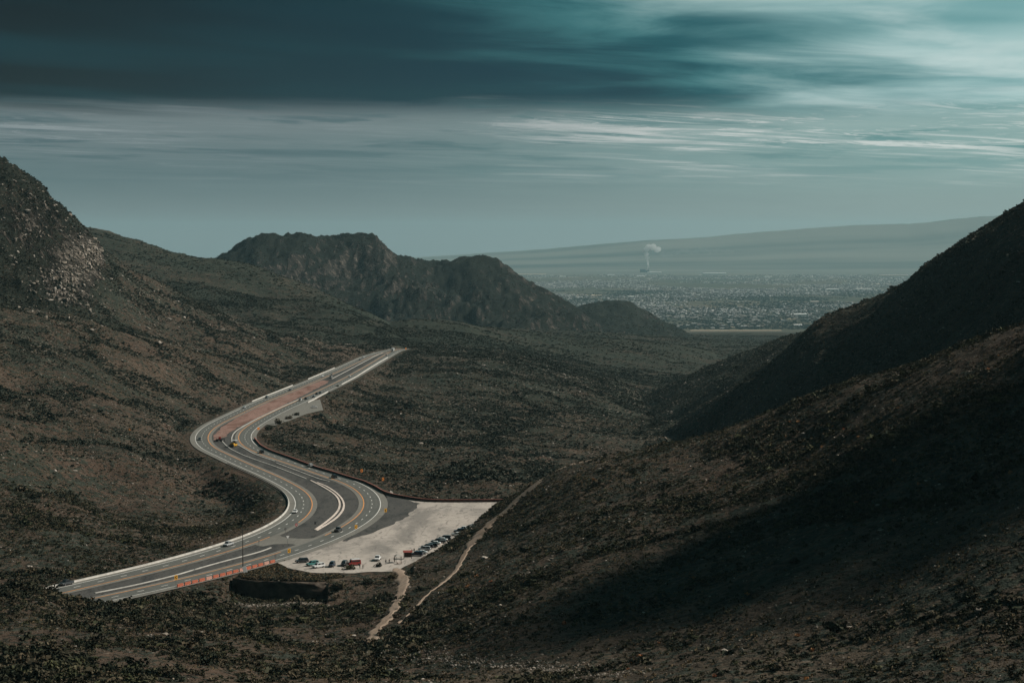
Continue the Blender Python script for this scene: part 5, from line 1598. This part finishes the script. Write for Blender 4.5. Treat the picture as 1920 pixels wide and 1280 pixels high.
t.location = tuple(on_ground(484.5, 806))
plain_sign(761, 655.5, 1.2, 'sq', M_OSIGN, 'orange work sign at the top of the pass', 1.5)
# utility pole with the white board leaning at its foot
M_POLE = plain('pole_wood', (0.055, 0.048, 0.042), 0.9)
g = G(455.5, 1064)
t = empty('utility_pole', (*g, -0.2), 0, 'tall thin dark pole beside the orange barriers', 'pole')
put('shaft', to_me('pole_shaft', lambda bm: bm_cyl(bm, (0, 0, 7.2), .19, .11, 14.8, 8)), M_POLE, t)
put('arm', to_me('pole_arm', lambda bm: bm_box(bm, -.05, .05, -.9, .9, 14.0, 14.12)), M_POLE, t)
g = G(461, 1073)
t = empty('white_board', (*g, -0.2), math.radians(15), 'white board leaning at the foot of the dark pole', 'board')
o = put('panel', to_me('board_panel', lambda bm: bm_box(bm, -.7, .7, -.06, .06, 0.2, 2.5), .02), M_SWHITE, t); o.rotation_euler = (math.radians(-16), math.radians(-14), 0)
o = put('prop', to_me('board_prop', lambda bm: bm_box(bm, -.5, .5, .3, .9, 0, 1.1, .1, .25), .03), M_SBACK, t)
# orange barriers along the near edge of the road
M_JOR = plain('orange_plastic', (0.36, 0.10, 0.055), 0.5, 0.3, var=0.12, scale=0.8)
M_JWH = plain('pink_white_plastic', (0.42, 0.23, 0.18), 0.5, 0.3, var=0.1, scale=0.8)
bl = px_line([(331, 1100.5), (370, 1091), (420, 1078.5), (470, 1065.5), (516, 1053)], step=3.5, it=0)
jme = to_me('barrier_body', lambda bm: (bm_box(bm, -1.62, 1.62, -.30, .30, 0, .38, .0, .10), bm_box(bm, -1.60, 1.60, -.20, .20, .38, 1.05, .03, .06)), .03)
fme = to_me('barrier_foot', lambda bm: (bm_box(bm, -1.2, -.6, -.36, .36, 0, .14), bm_box(bm, .6, 1.2, -.36, .36, 0, .14)), .02)
for k in range(len(bl) - 1):
    a, b = bl[k], bl[k + 1]; c = (a + b) / 2
    wht = k in (4, 9, 13)
    t = empty('traffic_barrier', (*c, -0.05), math.atan2(b[1] - a[1], b[0] - a[0]), 'pale pinkish plastic barrier among the orange ones' if wht else 'orange plastic barrier in the row at the road edge', 'traffic barrier', 'pale barriers in the orange row' if wht else 'orange barriers at the road edge')
    put('body', jme, M_JWH if wht else M_JOR, t); put('foot', fme, M_BLACK, t)
# kiosk, shelter, table
M_ROOFR = plain('red_roof', (0.26, 0.07, 0.055), 0.8, var=0.2, scale=2)
M_TIMB = plain('dark_timber', (0.05, 0.036, 0.028), 0.9, var=0.2, scale=2)
M_GREYR = plain('pale_roof', (0.36, 0.34, 0.31), 0.8)
def gable(bm, hw, hd, z0, z1, th=.09):
    for s in (-1, 1):
        a = [(-hw, s * hd, z0), (hw, s * hd, z0), (hw, 0, z1), (-hw, 0, z1)]
        lo = [bm.verts.new(c) for c in a]; hi = [bm.verts.new((c[0], c[1], c[2] + th)) for c in a]
        bm.faces.new(lo); bm.faces.new(hi)
        for i in range(4): bm.faces.new((lo[i], lo[(i + 1) % 4], hi[(i + 1) % 4], hi[i]))
g = G(764.5, 1046)
t = empty('information_kiosk', (*g, -0.15), math.radians(8), 'red roofed information kiosk by the first parked car', 'kiosk')
put('roof', to_me('kiosk_roof', lambda bm: gable(bm, 1.7, 1.0, 2.35, 3.0)), M_ROOFR, t)
put('panel', to_me('kiosk_panel', lambda bm: bm_box(bm, -1.25, 1.25, -.06, .06, .5, 2.25), .01), M_TIMB, t)
for s in (-1, 1): put('post', to_me('kiosk_post', lambda bm: bm_box(bm, -.1, .1, -.1, .1, -.2, 2.5)), M_TIMB, t, (s * 1.4, 0, 0))
g = G(746.5, 1053)
t = empty('picnic_shelter', (*g, -0.15), math.radians(20), 'small pale roofed shelter on thin posts by the trail head', 'shelter')
def hip(bm):
    a = [bm.verts.new(c) for c in ((-1.35, -1.2, 2.35), (1.35, -1.2, 2.35), (1.35, 1.2, 2.35), (-1.35, 1.2, 2.35))]; b = [bm.verts.new(c) for c in ((-.25, 0, 3.05), (.25, 0, 3.05))]
    for f in ((a[0], a[1], b[1], b[0]), (a[1], a[2], b[1]), (a[2], a[3], b[0], b[1]), (a[3], a[0], b[0]), (a[3], a[2], a[1], a[0])): bm.faces.new(f)
put('roof', to_me('shelter_roof', hip), M_GREYR, t)
pme = to_me('shelter_post', lambda bm: bm_box(bm, -.07, .07, -.07, .07, -.2, 2.36))
for x in (-1.05, 1.05):
    for y in (-.9, .9): put('post', pme, M_TIMB, t, (x, y, 0))
g = G(748.5, 1056)
t = empty('picnic_table', (*g, -0.15), math.radians(25), 'low pale picnic table in front of the shelter', 'table')
put('top', to_me('table_top', lambda bm: bm_box(bm, -.95, .95, -.4, .4, .70, .78), .01), M_KERB, t)
bme = to_me('table_bench', lambda bm: bm_box(bm, -.95, .95, -.14, .14, .40, .46))
for s in (-1, 1): put('bench', bme, M_KERB, t, (0, s * .72, 0))
lme = to_me('table_leg', lambda bm: (bm_box(bm, -.05, .05, -.72, .72, .30, .40), bm_box(bm, -.05, .05, -.3, -.2, 0, .70), bm_box(bm, -.05, .05, .2, .3, 0, .70)))
for s in (-1, 1): put('leg', lme, M_TIMB, t, (s * .7, 0, 0))

# ------------------------------------------------------------------ people
M_SKIN = plain('skin', (0.38, 0.22, 0.15), 0.6)
M_HAIR = plain('hair', (0.02, 0.014, 0.01), 0.8)
CLOTH = {c: plain(c + '_cloth', v, 0.9) for c, v in dict(black=(.015, .016, .018), navy=(.02, .03, .06), red=(.25, .03, .03), grey=(.14, .14, .15), denim=(.04, .06, .10), white=(.6, .6, .58), olive=(.06, .06, .035)).items()}
def person(loc, rz, top, legs, label, stride=0.12, arm=0.15, sit=False):
    vs, es, rad = [], [], []
    def add(co, r, parent=None):
        vs.append(co); rad.append(r)
        if parent is not None: es.append((parent, len(vs) - 1))
        return len(vs) - 1
    dz = -0.42 if sit else 0.0
    pel = add((0, 0, .95 + dz), .15)
    ch = add((0.01, 0, 1.22 + dz), .145, pel); sh = add((0, 0, 1.42 + dz), .13, ch); nk = add((.01, 0, 1.52 + dz), .058, sh)
    hd = add((.02, 0, 1.64 + dz), .098, nk); add((.02, 0, 1.74 + dz), .075, hd)
    for s in (-1, 1):
        hp = add((0, s * .10, .90 + dz), .105, pel)
        if sit:
            kn = add((.42, s * .12, .50), .07, hp); an = add((.44, s * .12, .09), .045, kn)
        else:
            kn = add((s * stride * .6 + .03, s * .11, .50), .07, hp); an = add((s * stride - .02, s * .11, .09), .045, kn)
        add((vs[an][0] + .17, s * .12, .045), .042, an)
        so = add((0, s * .19, 1.40 + dz), .065, sh); el = add((-.04, s * .24, 1.12 + dz), .048, so)
        wr = add((arm - s * .05, s * .23, .88 + dz), .036, el); add((arm + .04, s * .22, .79 + dz), .042, wr)
    me = bpy.data.meshes.new('person_body'); me.from_pydata(vs, es, [])
    o = bpy.data.objects.new('person_body', me); COL.objects.link(o)
    sk = o.modifiers.new('skin', 'SKIN'); sk.use_smooth_shade = True
    sb = o.modifiers.new('sub', 'SUBSURF'); sb.levels = 1; sb.render_levels = 1
    for i, v in enumerate(me.skin_vertices[0].data):
        v.radius = (rad[i], rad[i] * (1.0 if i > 2 else 1.25)); v.use_root = (i == 0)
    dg = bpy.context.evaluated_depsgraph_get()
    m2 = bpy.data.meshes.new_from_object(o.evaluated_get(dg)); m2.name = 'person'
    bpy.data.objects.remove(o)
    for m in (M_SKIN, CLOTH[top], CLOTH[legs], M_BLACK): m2.materials.append(m)
    for f in m2.polygons:
        c = f.center
        if c.z > 1.50 + dz or (abs(c.y) > .17 and c.z < .92 + dz and c.z > .70 + dz and c.x > 0.02 and not sit): f.material_index = 0
        elif c.z > .93 + dz: f.material_index = 1
        elif c.z > .10: f.material_index = 2
        else: f.material_index = 3
    t = bpy.data.objects.new('person', m2); COL.objects.link(t)
    t.location = loc; t.rotation_euler = (0, 0, rz); t['label'] = label; t['category'] = 'person'
    put('hair', to_me('hair', lambda bm: bmesh.ops.create_icosphere(bm, subdivisions=2, radius=.108)), M_HAIR, t, (-.005, 0, 1.715 + dz))
    return t
for px, py, rz, tp, lg, lb, st in ((723.5, 1056, 2.2, 'black', 'denim', 'person in dark clothes standing left of the pair by the trail head', .10), (730, 1055, -2.4, 'navy', 'black', 'person in navy standing right of the pair by the trail head', .05),
                                   (739, 1052, 0.3, 'black', 'black', 'person in black standing beside the pale roofed shelter', .06), (772.5, 1036.5, 1.2, 'grey', 'black', 'person standing behind the kiosk roof, left of two', .04),
                                   (776.5, 1035, 1.9, 'black', 'denim', 'person standing behind the dark blue car, right of two', .07), (674.5, 1064, -1.0, 'black', 'olive', 'person in dark clothes standing right of the leafy bush', .05),
                                   (680.5, 1065, 2.8, 'olive', 'black', 'person in olive standing beside the one by the bush', .08)):
    person((*G(px, py), -0.15), rz, tp, lg, lb, st)
# red and white camper behind the bush
t = empty('camper_van', (*G(664, 1058.5), -0.15), math.radians(205), 'red and white camper van parked behind the leafy bush', 'van')
put('body', to_me('camper_body', lambda bm: (bm_box(bm, -2.4, 2.3, -.95, .95, .35, 1.15, .05, .02), bm_box(bm, -2.35, 1.5, -.92, .92, 1.15, 2.1, .18, .1)), .05), paint('red'), t)
put('roof', to_me('camper_roof', lambda bm: bm_box(bm, -2.2, 1.3, -.84, .84, 2.1, 2.35, .1, .08), .04), paint('white'), t)
for s in (-1, 1): put('side_window', to_me('camper_window', lambda bm: bm_box(bm, -1.9, 1.1, -.02, .02, 1.35, 1.9)), M_GLASS, t, (0, s * .885, 0))
put('windscreen', to_me('camper_screen', lambda bm: bm_box(bm, 1.42, 1.46, -.75, .75, 1.3, 1.9)), M_GLASS, t)
wm = VME['suv']['tyre']
for x in (-1.5, 1.5):
    for s in (-1, 1): put('wheel', wm, M_TYRE, t, (x, s * .85, .37))

# ------------------------------------------------------------------ larger bushes one can tell apart
BUSH = [shrub_mesh('bush_crown_%d' % k, 400 + k, n=240, w=1.0, h=1.0, leaf=0.13, stems=0) for k in range(3)]
def stem_fn(bm):
    for k in range(5):
        a = k * 1.3
        import mathutils
        v = Vector((.28 * math.cos(a), .28 * math.sin(a), .62))
        M = mathutils.Matrix.Translation(v / 2) @ v.to_track_quat('Z', 'Y').to_matrix().to_4x4()
        bmesh.ops.create_cone(bm, cap_ends=True, segments=5, radius1=.045, radius2=.015, depth=v.length, matrix=M)
STEM = to_me('bush_stem', stem_fn)
for k, (px, py, s, fx_, lb) in enumerate(((655, 1068, 4.4, None, 'leafy bush in front of the black parked car'), (709, 1063, 3.2, None, 'dark bush below the white pickup truck'), (542, 786, 5.0, None, 'dark bush beside the pull off, nearest the bend'),
        (556, 779, 4.6, None, 'large dark bush at the near end of the pull off'), (523, 795, 6.5, None, 'dark bush on the bank above the rust red wall'), (505, 806, 6.0, None, 'dark bush on the bank by the orange board'), (497, 820, 5.0, None, 'dark bush at the start of the rust red wall'),
        (632, 725, 3.4, None, 'round dark bush breaking the far right barrier'), (617, 738, 3.4, None, 'dark bush at the end of the short barrier'), (237, 841, 4.6, None, 'round dark bush alone on the left slope'),
        (122, 988, 3.4, None, 'dark bush alone on the ground left of the gully'), (438, 893, 3.2, None, 'dark bush just below the guard rail'), (420, 905, 4.0, None, 'dark bush in the shaded gully'), (400, 880, 3.4, None, 'dark bush left of the left bend'),
        (532, 1052, 1.2, None, 'small dark bush by the near corner arrow sign'), (472, 1067, 1.3, None, 'dark bush among the orange barriers beside the white board'), (442, 1074, 1.3, None, 'dark bush among the orange barriers left of the pole'),
        (940, 950, 2.4, None, 'dark bush at the far corner of the gravel lot'), (925, 962, 2.6, None, 'dark bush on the trail edge above the parked cars'), (62, 1110, 5.2, None, 'large dark bush left of the hidden road end at the lower left'), (96, 1113, 5.0, None, 'dark bush covering the end of the white barrier at the lower left'), (120, 1122, 4.6, None, 'dark bush in front of the road end, beside the dark pickup truck'), (143, 1129, 4.2, None, 'dark bush in front of the road end, just left of the white kerb'), (166, 1135, 4.6, None, 'dark bush below the start of the white kerb'), (190, 1138, 3.6, None, 'dark bush right of the white kerb start, below the road'),
        (446, 1090, 3.0, None, 'small bush at the left top corner of the dark earth wall'), (497, 1091, 2.2, None, 'small bush on top of the dark earth wall, left of its middle'), (588, 1093, 3.2, None, 'bush on the right end of the dark earth wall'), (612, 1100, 4.2, None, 'dark bush on the bank just right of the dark earth wall'), (468, 1128, 4.0, None, 'dark bush at the foot of the dark earth wall, left end'), (560, 1128, 4.4, None, 'dark bush at the foot of the dark earth wall, middle'), (640, 1102, 4.6, None, 'dark bush on the bank below the parked cars'), (690, 1094, 4.0, None, 'dark bush on the bank left of the trail'), (215, 1136, 2.6, None, 'dark bush at the road edge left of the orange barriers'),
        (18, 1118, 5.0, None, 'dark bush at the left edge beside the road'), (1510, 935, 2.6, None, 'yellowish green bush on the shaded right slope'))):
    g3 = on_ground(px, py, 300)
    t = empty('bush', tuple(g3 - np.array([0, 0, .1])), rng.uniform(0, 6), lb, 'bush')
    t.scale = (s * .62, s * .62, s * rng.uniform(.5, .62))
    put('crown', BUSH[k % 3], M_SHRUB, t); put('stem', STEM, M_TWIG, t)
# orange tufts on the slopes
TUFTS = [shrub_mesh('tuft_orange_%d' % k, 500 + k, n=40, w=.55, h=.6, leaf=.22, stems=0) for k in range(2)]
tuft_px = [(846, 1108), (877, 1098), (911, 1127), (894, 1079), (844, 1140), (983, 1091), (1057, 1167), (920, 1088), (1368, 1005), (1422, 1003), (1402, 1112), (1235, 1203), (1199, 1229), (1185, 1241), (1178, 1251), (1302, 1081), (1522, 1217),
           (1481, 788), (1497, 789), (1582, 802), (1609, 817), (1624, 845), (1518, 834), (1541, 835), (1676, 862), (1783, 858), (1895, 884), (1606, 940), (1474, 816), (1457, 842), (1872, 665), (1684, 763), (1853, 690), (1722, 905), (1562, 797), (1340, 1265), (1495, 1190), (1511, 1270),
           (243, 804), (698, 1262), (343, 1172), (395, 1140), (1113, 897)]
for k, (px, py) in enumerate(tuft_px):
    g3 = on_ground(px, py + 3, 250)
    o = link('dry_tuft', TUFTS[k % 2], M_ORANGE)
    s = rng.uniform(0.7, 1.15) * (0.55 + g3[1] / 1100)
    o.location = tuple(g3 - np.array([0, 0, .05])); o.scale = (s, s, s * rng.uniform(.9, 1.3)); o.rotation_euler = (0, 0, rng.uniform(0, 6))
    where_ = ('on the brown slope at the bottom left' if px < 720 and py > 1000 else 'on the left slope above the highway' if px < 720 else 'on the near slope just right of the gravel lot' if px < 1130 and py < 1180 else
              'on the brown ground along the bottom' if py > 1185 else 'on the upper near slope close to its crest' if py < 870 else 'deep in the shade of the near slope')
    o['label'] = 'small orange dry plant ' + where_; o['category'] = 'plant'; o['group'] = 'orange dry plants ' + where_

# ------------------------------------------------------------------ the town on the plain
M_HOUSE = leaf_mat('house_wall', [(0.26, 0.25, 0.23), (0.17, 0.155, 0.14), (0.45, 0.45, 0.44), (0.12, 0.115, 0.11), (0.30, 0.27, 0.235)])
M_TOWN = None
def town_mat():
    m, t, b = new_mat('town_roofs')
    o = t.node('ShaderNodeTexCoord').outputs['Object']
    v = t.node('ShaderNodeTexVoronoi'); t.put(v.inputs['Vector'], o); t.put(v.inputs['Scale'], 1 / 40)
    r = t.node('ShaderNodeValToRGB'); e = r.color_ramp.elements
    e[0].color = (0.07, 0.068, 0.065, 1); e[1].color = (0.55, 0.55, 0.54, 1)
    e.new(0.55).color = (0.15, 0.14, 0.13, 1)
    t.l.new(t.sep(v.outputs['Color'])[0], r.inputs[0]); t.l.new(r.outputs[0], b.inputs['Base Color'])
    return m
def pz_at(x, y):
    return height(x, y)
def house_me(name, w, d, h, rh):
    def fn(bm):
        bm_box(bm, -w / 2, w / 2, -d / 2, d / 2, -1.5, h)
        a = [bm.verts.new(c) for c in ((-w / 2 - .5, -d / 2 - .5, h), (w / 2 + .5, -d / 2 - .5, h), (w / 2 + .5, d / 2 + .5, h), (-w / 2 - .5, d / 2 + .5, h), (-w / 2 - .5, 0, h + rh), (w / 2 + .5, 0, h + rh))]
        for f in ((a[0], a[1], a[5], a[4]), (a[2], a[3], a[4], a[5]), (a[1], a[2], a[5]), (a[3], a[0], a[4]), (a[3], a[2], a[1], a[0])): bm.faces.new(f)
    me = to_me(name, fn); return me
HOUSES = [house_me('house_%d' % k, w, d, h, rh) for k, (w, d, h, rh) in enumerate(((15, 11, 4, 2.2), (18, 12, 4.5, 2.5), (12, 12, 6, 2.2), (21, 13, 4, 2.8)))]
# streets run across and along; blocks of houses with trees between them
def town_points(n, y0, y1, px0, px1, dens_wl, bias, seed):
    r = np.random.default_rng(seed)
    y = np.sqrt(r.uniform(y0 * y0, y1 * y1, n)); x = (r.uniform(px0, px1, n) - 960) / F * y
    y = np.round(y / 34) * 34 + r.normal(0, 5, n); x = np.round(x / 21) * 21 + r.normal(0, 3, n)
    k = 1.7 * fbm(x, y * 0.5, dens_wl, 3, 0.5, seed) + np.interp(y, [9350, 12000, 16000, 25500], [bias, bias * .85, bias * .42, bias * .18])
    ok = r.random(n) < np.clip(k, 0, 1)
    x, y = x[ok], y[ok]
    # avenues and open lots
    ok = (np.abs((x / 420) % 1 - .5) > .04) & (np.abs((y / 640) % 1 - .5) > .05)
    return x[ok], y[ok]
hxa, hya = town_points(64000, 9350, 25500, 985, 1740, 1100, 0.62, 600)
hza = pz_at(hxa, hya)
hpx, hpy = to_px(hxa, hya, hza + 3)
vis = seen(hxa, np.minimum(hya, 8990), np.full(len(hxa), -1e3)) | True
near_first = np.argsort(hya + 1e6 * ((hpx < 1230) | (hpx > 1500)))
ind = near_first[:300]
for k, i in enumerate(ind):
    o = link('house', HOUSES[k % 4], M_HOUSE)
    o.location = (hxa[i], hya[i], hza[i]); o.rotation_euler = (0, 0, rng.choice([0, PI / 2]) + rng.normal(0, .08))
    s = rng.uniform(.85, 1.35); o.scale = (s, s, s)
    o['label'] = 'small pale house among the nearest streets of the far town'; o['category'] = 'house'; o['group'] = 'houses of the far town'
rest = np.setdiff1d(np.arange(len(hxa)), ind)
def boxes(name, x, y, zb, w, d, h, ang, mat, label):
    n = len(x); c, s = np.cos(ang), np.sin(ang)
    cor = np.array([(-.5, -.5), (.5, -.5), (.5, .5), (-.5, .5)])
    co = np.empty((n, 8, 3))
    for j in range(4):
        dx, dy = cor[j, 0] * w, cor[j, 1] * d
        for t_, zz in ((0, zb - 1.5), (4, zb + h)):
            co[:, j + t_, 0] = x + dx * c - dy * s; co[:, j + t_, 1] = y + dx * s + dy * c; co[:, j + t_, 2] = zz
    q = np.array([(4, 5, 6, 7), (0, 1, 5, 4), (1, 2, 6, 5), (2, 3, 7, 6), (3, 0, 4, 7)])
    f = (q[None] + 8 * np.arange(n)[:, None, None]).reshape(-1, 4)
    return link(name, np_mesh(name, co.reshape(-1, 3), f), mat, kind='stuff', label=label)
n = len(rest)
boxes('town_houses', hxa[rest], hya[rest], hza[rest], rng.uniform(11, 24, n), rng.uniform(10, 16, n), rng.uniform(4, 7.5, n), rng.choice([0, PI / 2], n) + rng.normal(0, .1, n), town_mat(), 'countless pale houses of the town spread over the plain')
tx, ty = town_points(60000, 9300, 17000, 985, 1720, 700, 0.65, 620)
ok = rng.random(len(tx)) < .8
tx, ty = tx[ok] + rng.normal(0, 9, ok.sum()), ty[ok] + rng.normal(0, 12, ok.sum())
s = rng.uniform(5, 12, len(tx))
gn_scatter('town_trees', [LOWSHRUBS[2].copy(), LOWSHRUBS[3].copy()], M_SHRUB, np.stack([tx, ty, pz_at(tx, ty)], 1), np.stack([s, s, s * .9], 1), np.stack([s * 0, s * 0, s], 1), 'dark garden trees between the houses of the town')
# large pale sheds
M_SHED = plain('pale_shed', (0.78, 0.77, 0.74), 0.7)
M_SAND = plain('bare_sand_lot', (0.46, 0.37, 0.28), 1.0, 0.0)
for px, py, w, d, h, lb in ((1339, 513.5, 300, 150, 16, 'long white warehouse on the plain right of the smoke'), (1227, 511.5, 190, 120, 14, 'long low white shed just right of the chimney'), (1055, 519.5, 75, 60, 12, 'small white shed left on the plain'), (1146, 516, 90, 70, 10, 'pale shed between the small shed and the chimney'),
                            (1202, 518, 100, 60, 9, 'low pale shed below the chimney'), (1675, 517, 360, 60, 12, 'long yellowish shed far right beside the dark hillside'), (1560, 544, 110, 60, 12, 'white roofed hall in the right of the town'), (1618, 543, 130, 50, 10, 'long white roof in the far right of the town'),
                            (1500, 593, 70, 40, 12, 'broad white roof at the near right of the town'), (1527, 568, 55, 40, 10, 'reddish white roof above the broad white one'), (1418, 527, 70, 40, 9, 'yellowish shed in the middle of the town'), (1496, 612, 40, 26, 7, 'white low building at the near edge of the town'),
                            (1183, 558, 45, 34, 10, 'white hall among the houses left of the middle'), (1440, 519, 90, 60, 8, 'thin white shed at the back of the town')):
    d3 = raydir(px, py); zt = -292.0
    k = (zt - H) / d3[2]; X0, Y0 = d3[0] * k, d3[1] * k
    o = link('warehouse', to_me('warehouse', lambda bm: (bm_box(bm, -w / 2, w / 2, -d / 2, d / 2, -4, h), bm_box(bm, -w / 2, w / 2, -d / 2, d / 2, h + .02, h + 2.5, 0, d * .35))), M_SHED if 'yellow' not in lb and 'red' not in lb else M_KERB)
    o.location = (X0, Y0, float(pz_at(np.array([X0]), np.array([Y0]))[0])); o['label'] = lb; o['category'] = 'warehouse'
# pale bare lots
for px, py, w, d, rz in ((1100, 553, 260, 240, 0), (1340, 549, 330, 200, .1), (960, 513, 900, 300, 0), (1420, 613, 260, 70, 0), (1380, 620, 420, 60, .05), (1560, 567, 160, 100, 0), (1650, 532, 500, 250, 0), (1480, 598, 120, 60, .1)):
    d3 = raydir(px, py); k = (-291.0 - H) / d3[2]; X0, Y0 = d3[0] * k, d3[1] * k
    gxx, gyy = np.meshgrid(np.linspace(-w / 2, w / 2, 6), np.linspace(-d / 2, d / 2, 6))
    gxx = gxx + X0; gyy = gyy + Y0
    gi_ = np.arange(36).reshape(6, 6)
    co = np.stack([gxx.ravel(), gyy.ravel(), pz_at(gxx.ravel(), gyy.ravel()) + 1.0], 1)
    structure('bare_lot', np_mesh('bare_lot', co, np.stack([gi_[:-1, :-1], gi_[:-1, 1:], gi_[1:, 1:], gi_[1:, :-1]], -1).reshape(-1, 4)), M_SAND, 'pale bare ground in the town')
# power station and its plume
d3 = raydir(1213, 510.5); k = (-294.0 - H) / d3[2]; X0, Y0 = d3[0] * k, d3[1] * k
M_PLANT = plain('power_station_wall', (0.05, 0.055, 0.06), 0.8)
t = empty('power_station', (X0, Y0, float(pz_at(np.array([X0]), np.array([Y0]))[0])), 0, 'dark power station at the foot of the smoke', 'power station')
put('hall', to_me('plant_hall', lambda bm: (bm_box(bm, -95, -20, -30, 30, -3, 42), bm_box(bm, -19, 30, -25, 25, -3, 26)), 1.0), M_PLANT, t)
put('chimney', to_me('plant_chimney', lambda bm: bm_cyl(bm, (20, 0, 45), 6, 4, 96, 12)), M_PLANT, t)
r = np.random.default_rng(9)
f_px = Y0 / F
path = [(1216, 504, 2.6), (1215.5, 497, 3.2), (1214.5, 490, 4), (1213, 482, 5), (1211.5, 474, 6.5), (1213, 466, 9), (1217, 460, 11), (1224, 461, 11), (1231, 466, 9.5), (1236, 473, 9)]
drift = [(1236, 473, 9), (1243, 478, 9), (1255, 476, 8), (1270, 473, 8), (1290, 471, 8), (1315, 470, 7), (1345, 470, 6.5), (1380, 471, 5.5)]
import mathutils
def plume(path, nm, label, dens, vox):
    bm = bmesh.new()
    for (ax, ay, ar), (bx, by, br) in zip(path, path[1:]):
        nn_ = max(2, int(math.hypot(bx - ax, by - ay) / (0.35 * ar)))
        for j in range(nn_):
            t_ = j / nn_; qx, qy, qr = ax + (bx - ax) * t_, ay + (by - ay) * t_, ar + (br - ar) * t_
            g3 = P(qx + r.normal(0, qr * .2), qy + r.normal(0, qr * .2), Y0 + r.normal(0, qr * f_px * .3))
            M = mathutils.Matrix.Translation(g3) @ mathutils.Matrix.Diagonal((1, 1, r.uniform(.7, 1.0), 1))
            bmesh.ops.create_icosphere(bm, subdivisions=2, radius=qr * f_px * r.uniform(.45, .75), matrix=M)
    me = bpy.data.meshes.new(nm); bm.to_mesh(me); bm.free()
    # one clean skin round all the puffs, so that the smoke inside is a single volume
    o = link(nm, me, None, kind='stuff', label=label)
    rm = o.modifiers.new('skin', 'REMESH'); rm.mode = 'VOXEL'; rm.voxel_size = vox
    dg = bpy.context.evaluated_depsgraph_get()
    me2 = bpy.data.meshes.new_from_object(o.evaluated_get(dg)); o.modifiers.clear(); o.data = me2; me2.name = nm
    sm = bpy.data.materials.new(nm); sm.use_nodes = True; st_ = sm.node_tree; st_.nodes.clear()
    so_ = st_.nodes.new('ShaderNodeOutputMaterial'); sv = st_.nodes.new('ShaderNodeVolumePrincipled')
    sv.inputs['Color'].default_value = (0.97, 0.97, 0.97, 1); sv.inputs['Density'].default_value = dens
    st_.links.new(sv.outputs[0], so_.inputs['Volume']); me2.materials.clear(); me2.materials.append(sm)
plume(path, 'smoke_plume', 'pale smoke column rising from the power station', 0.02, 9.0)
plume(drift, 'drifting_smoke', 'faint band of smoke drifting right from the column', 0.0008, 14.0)
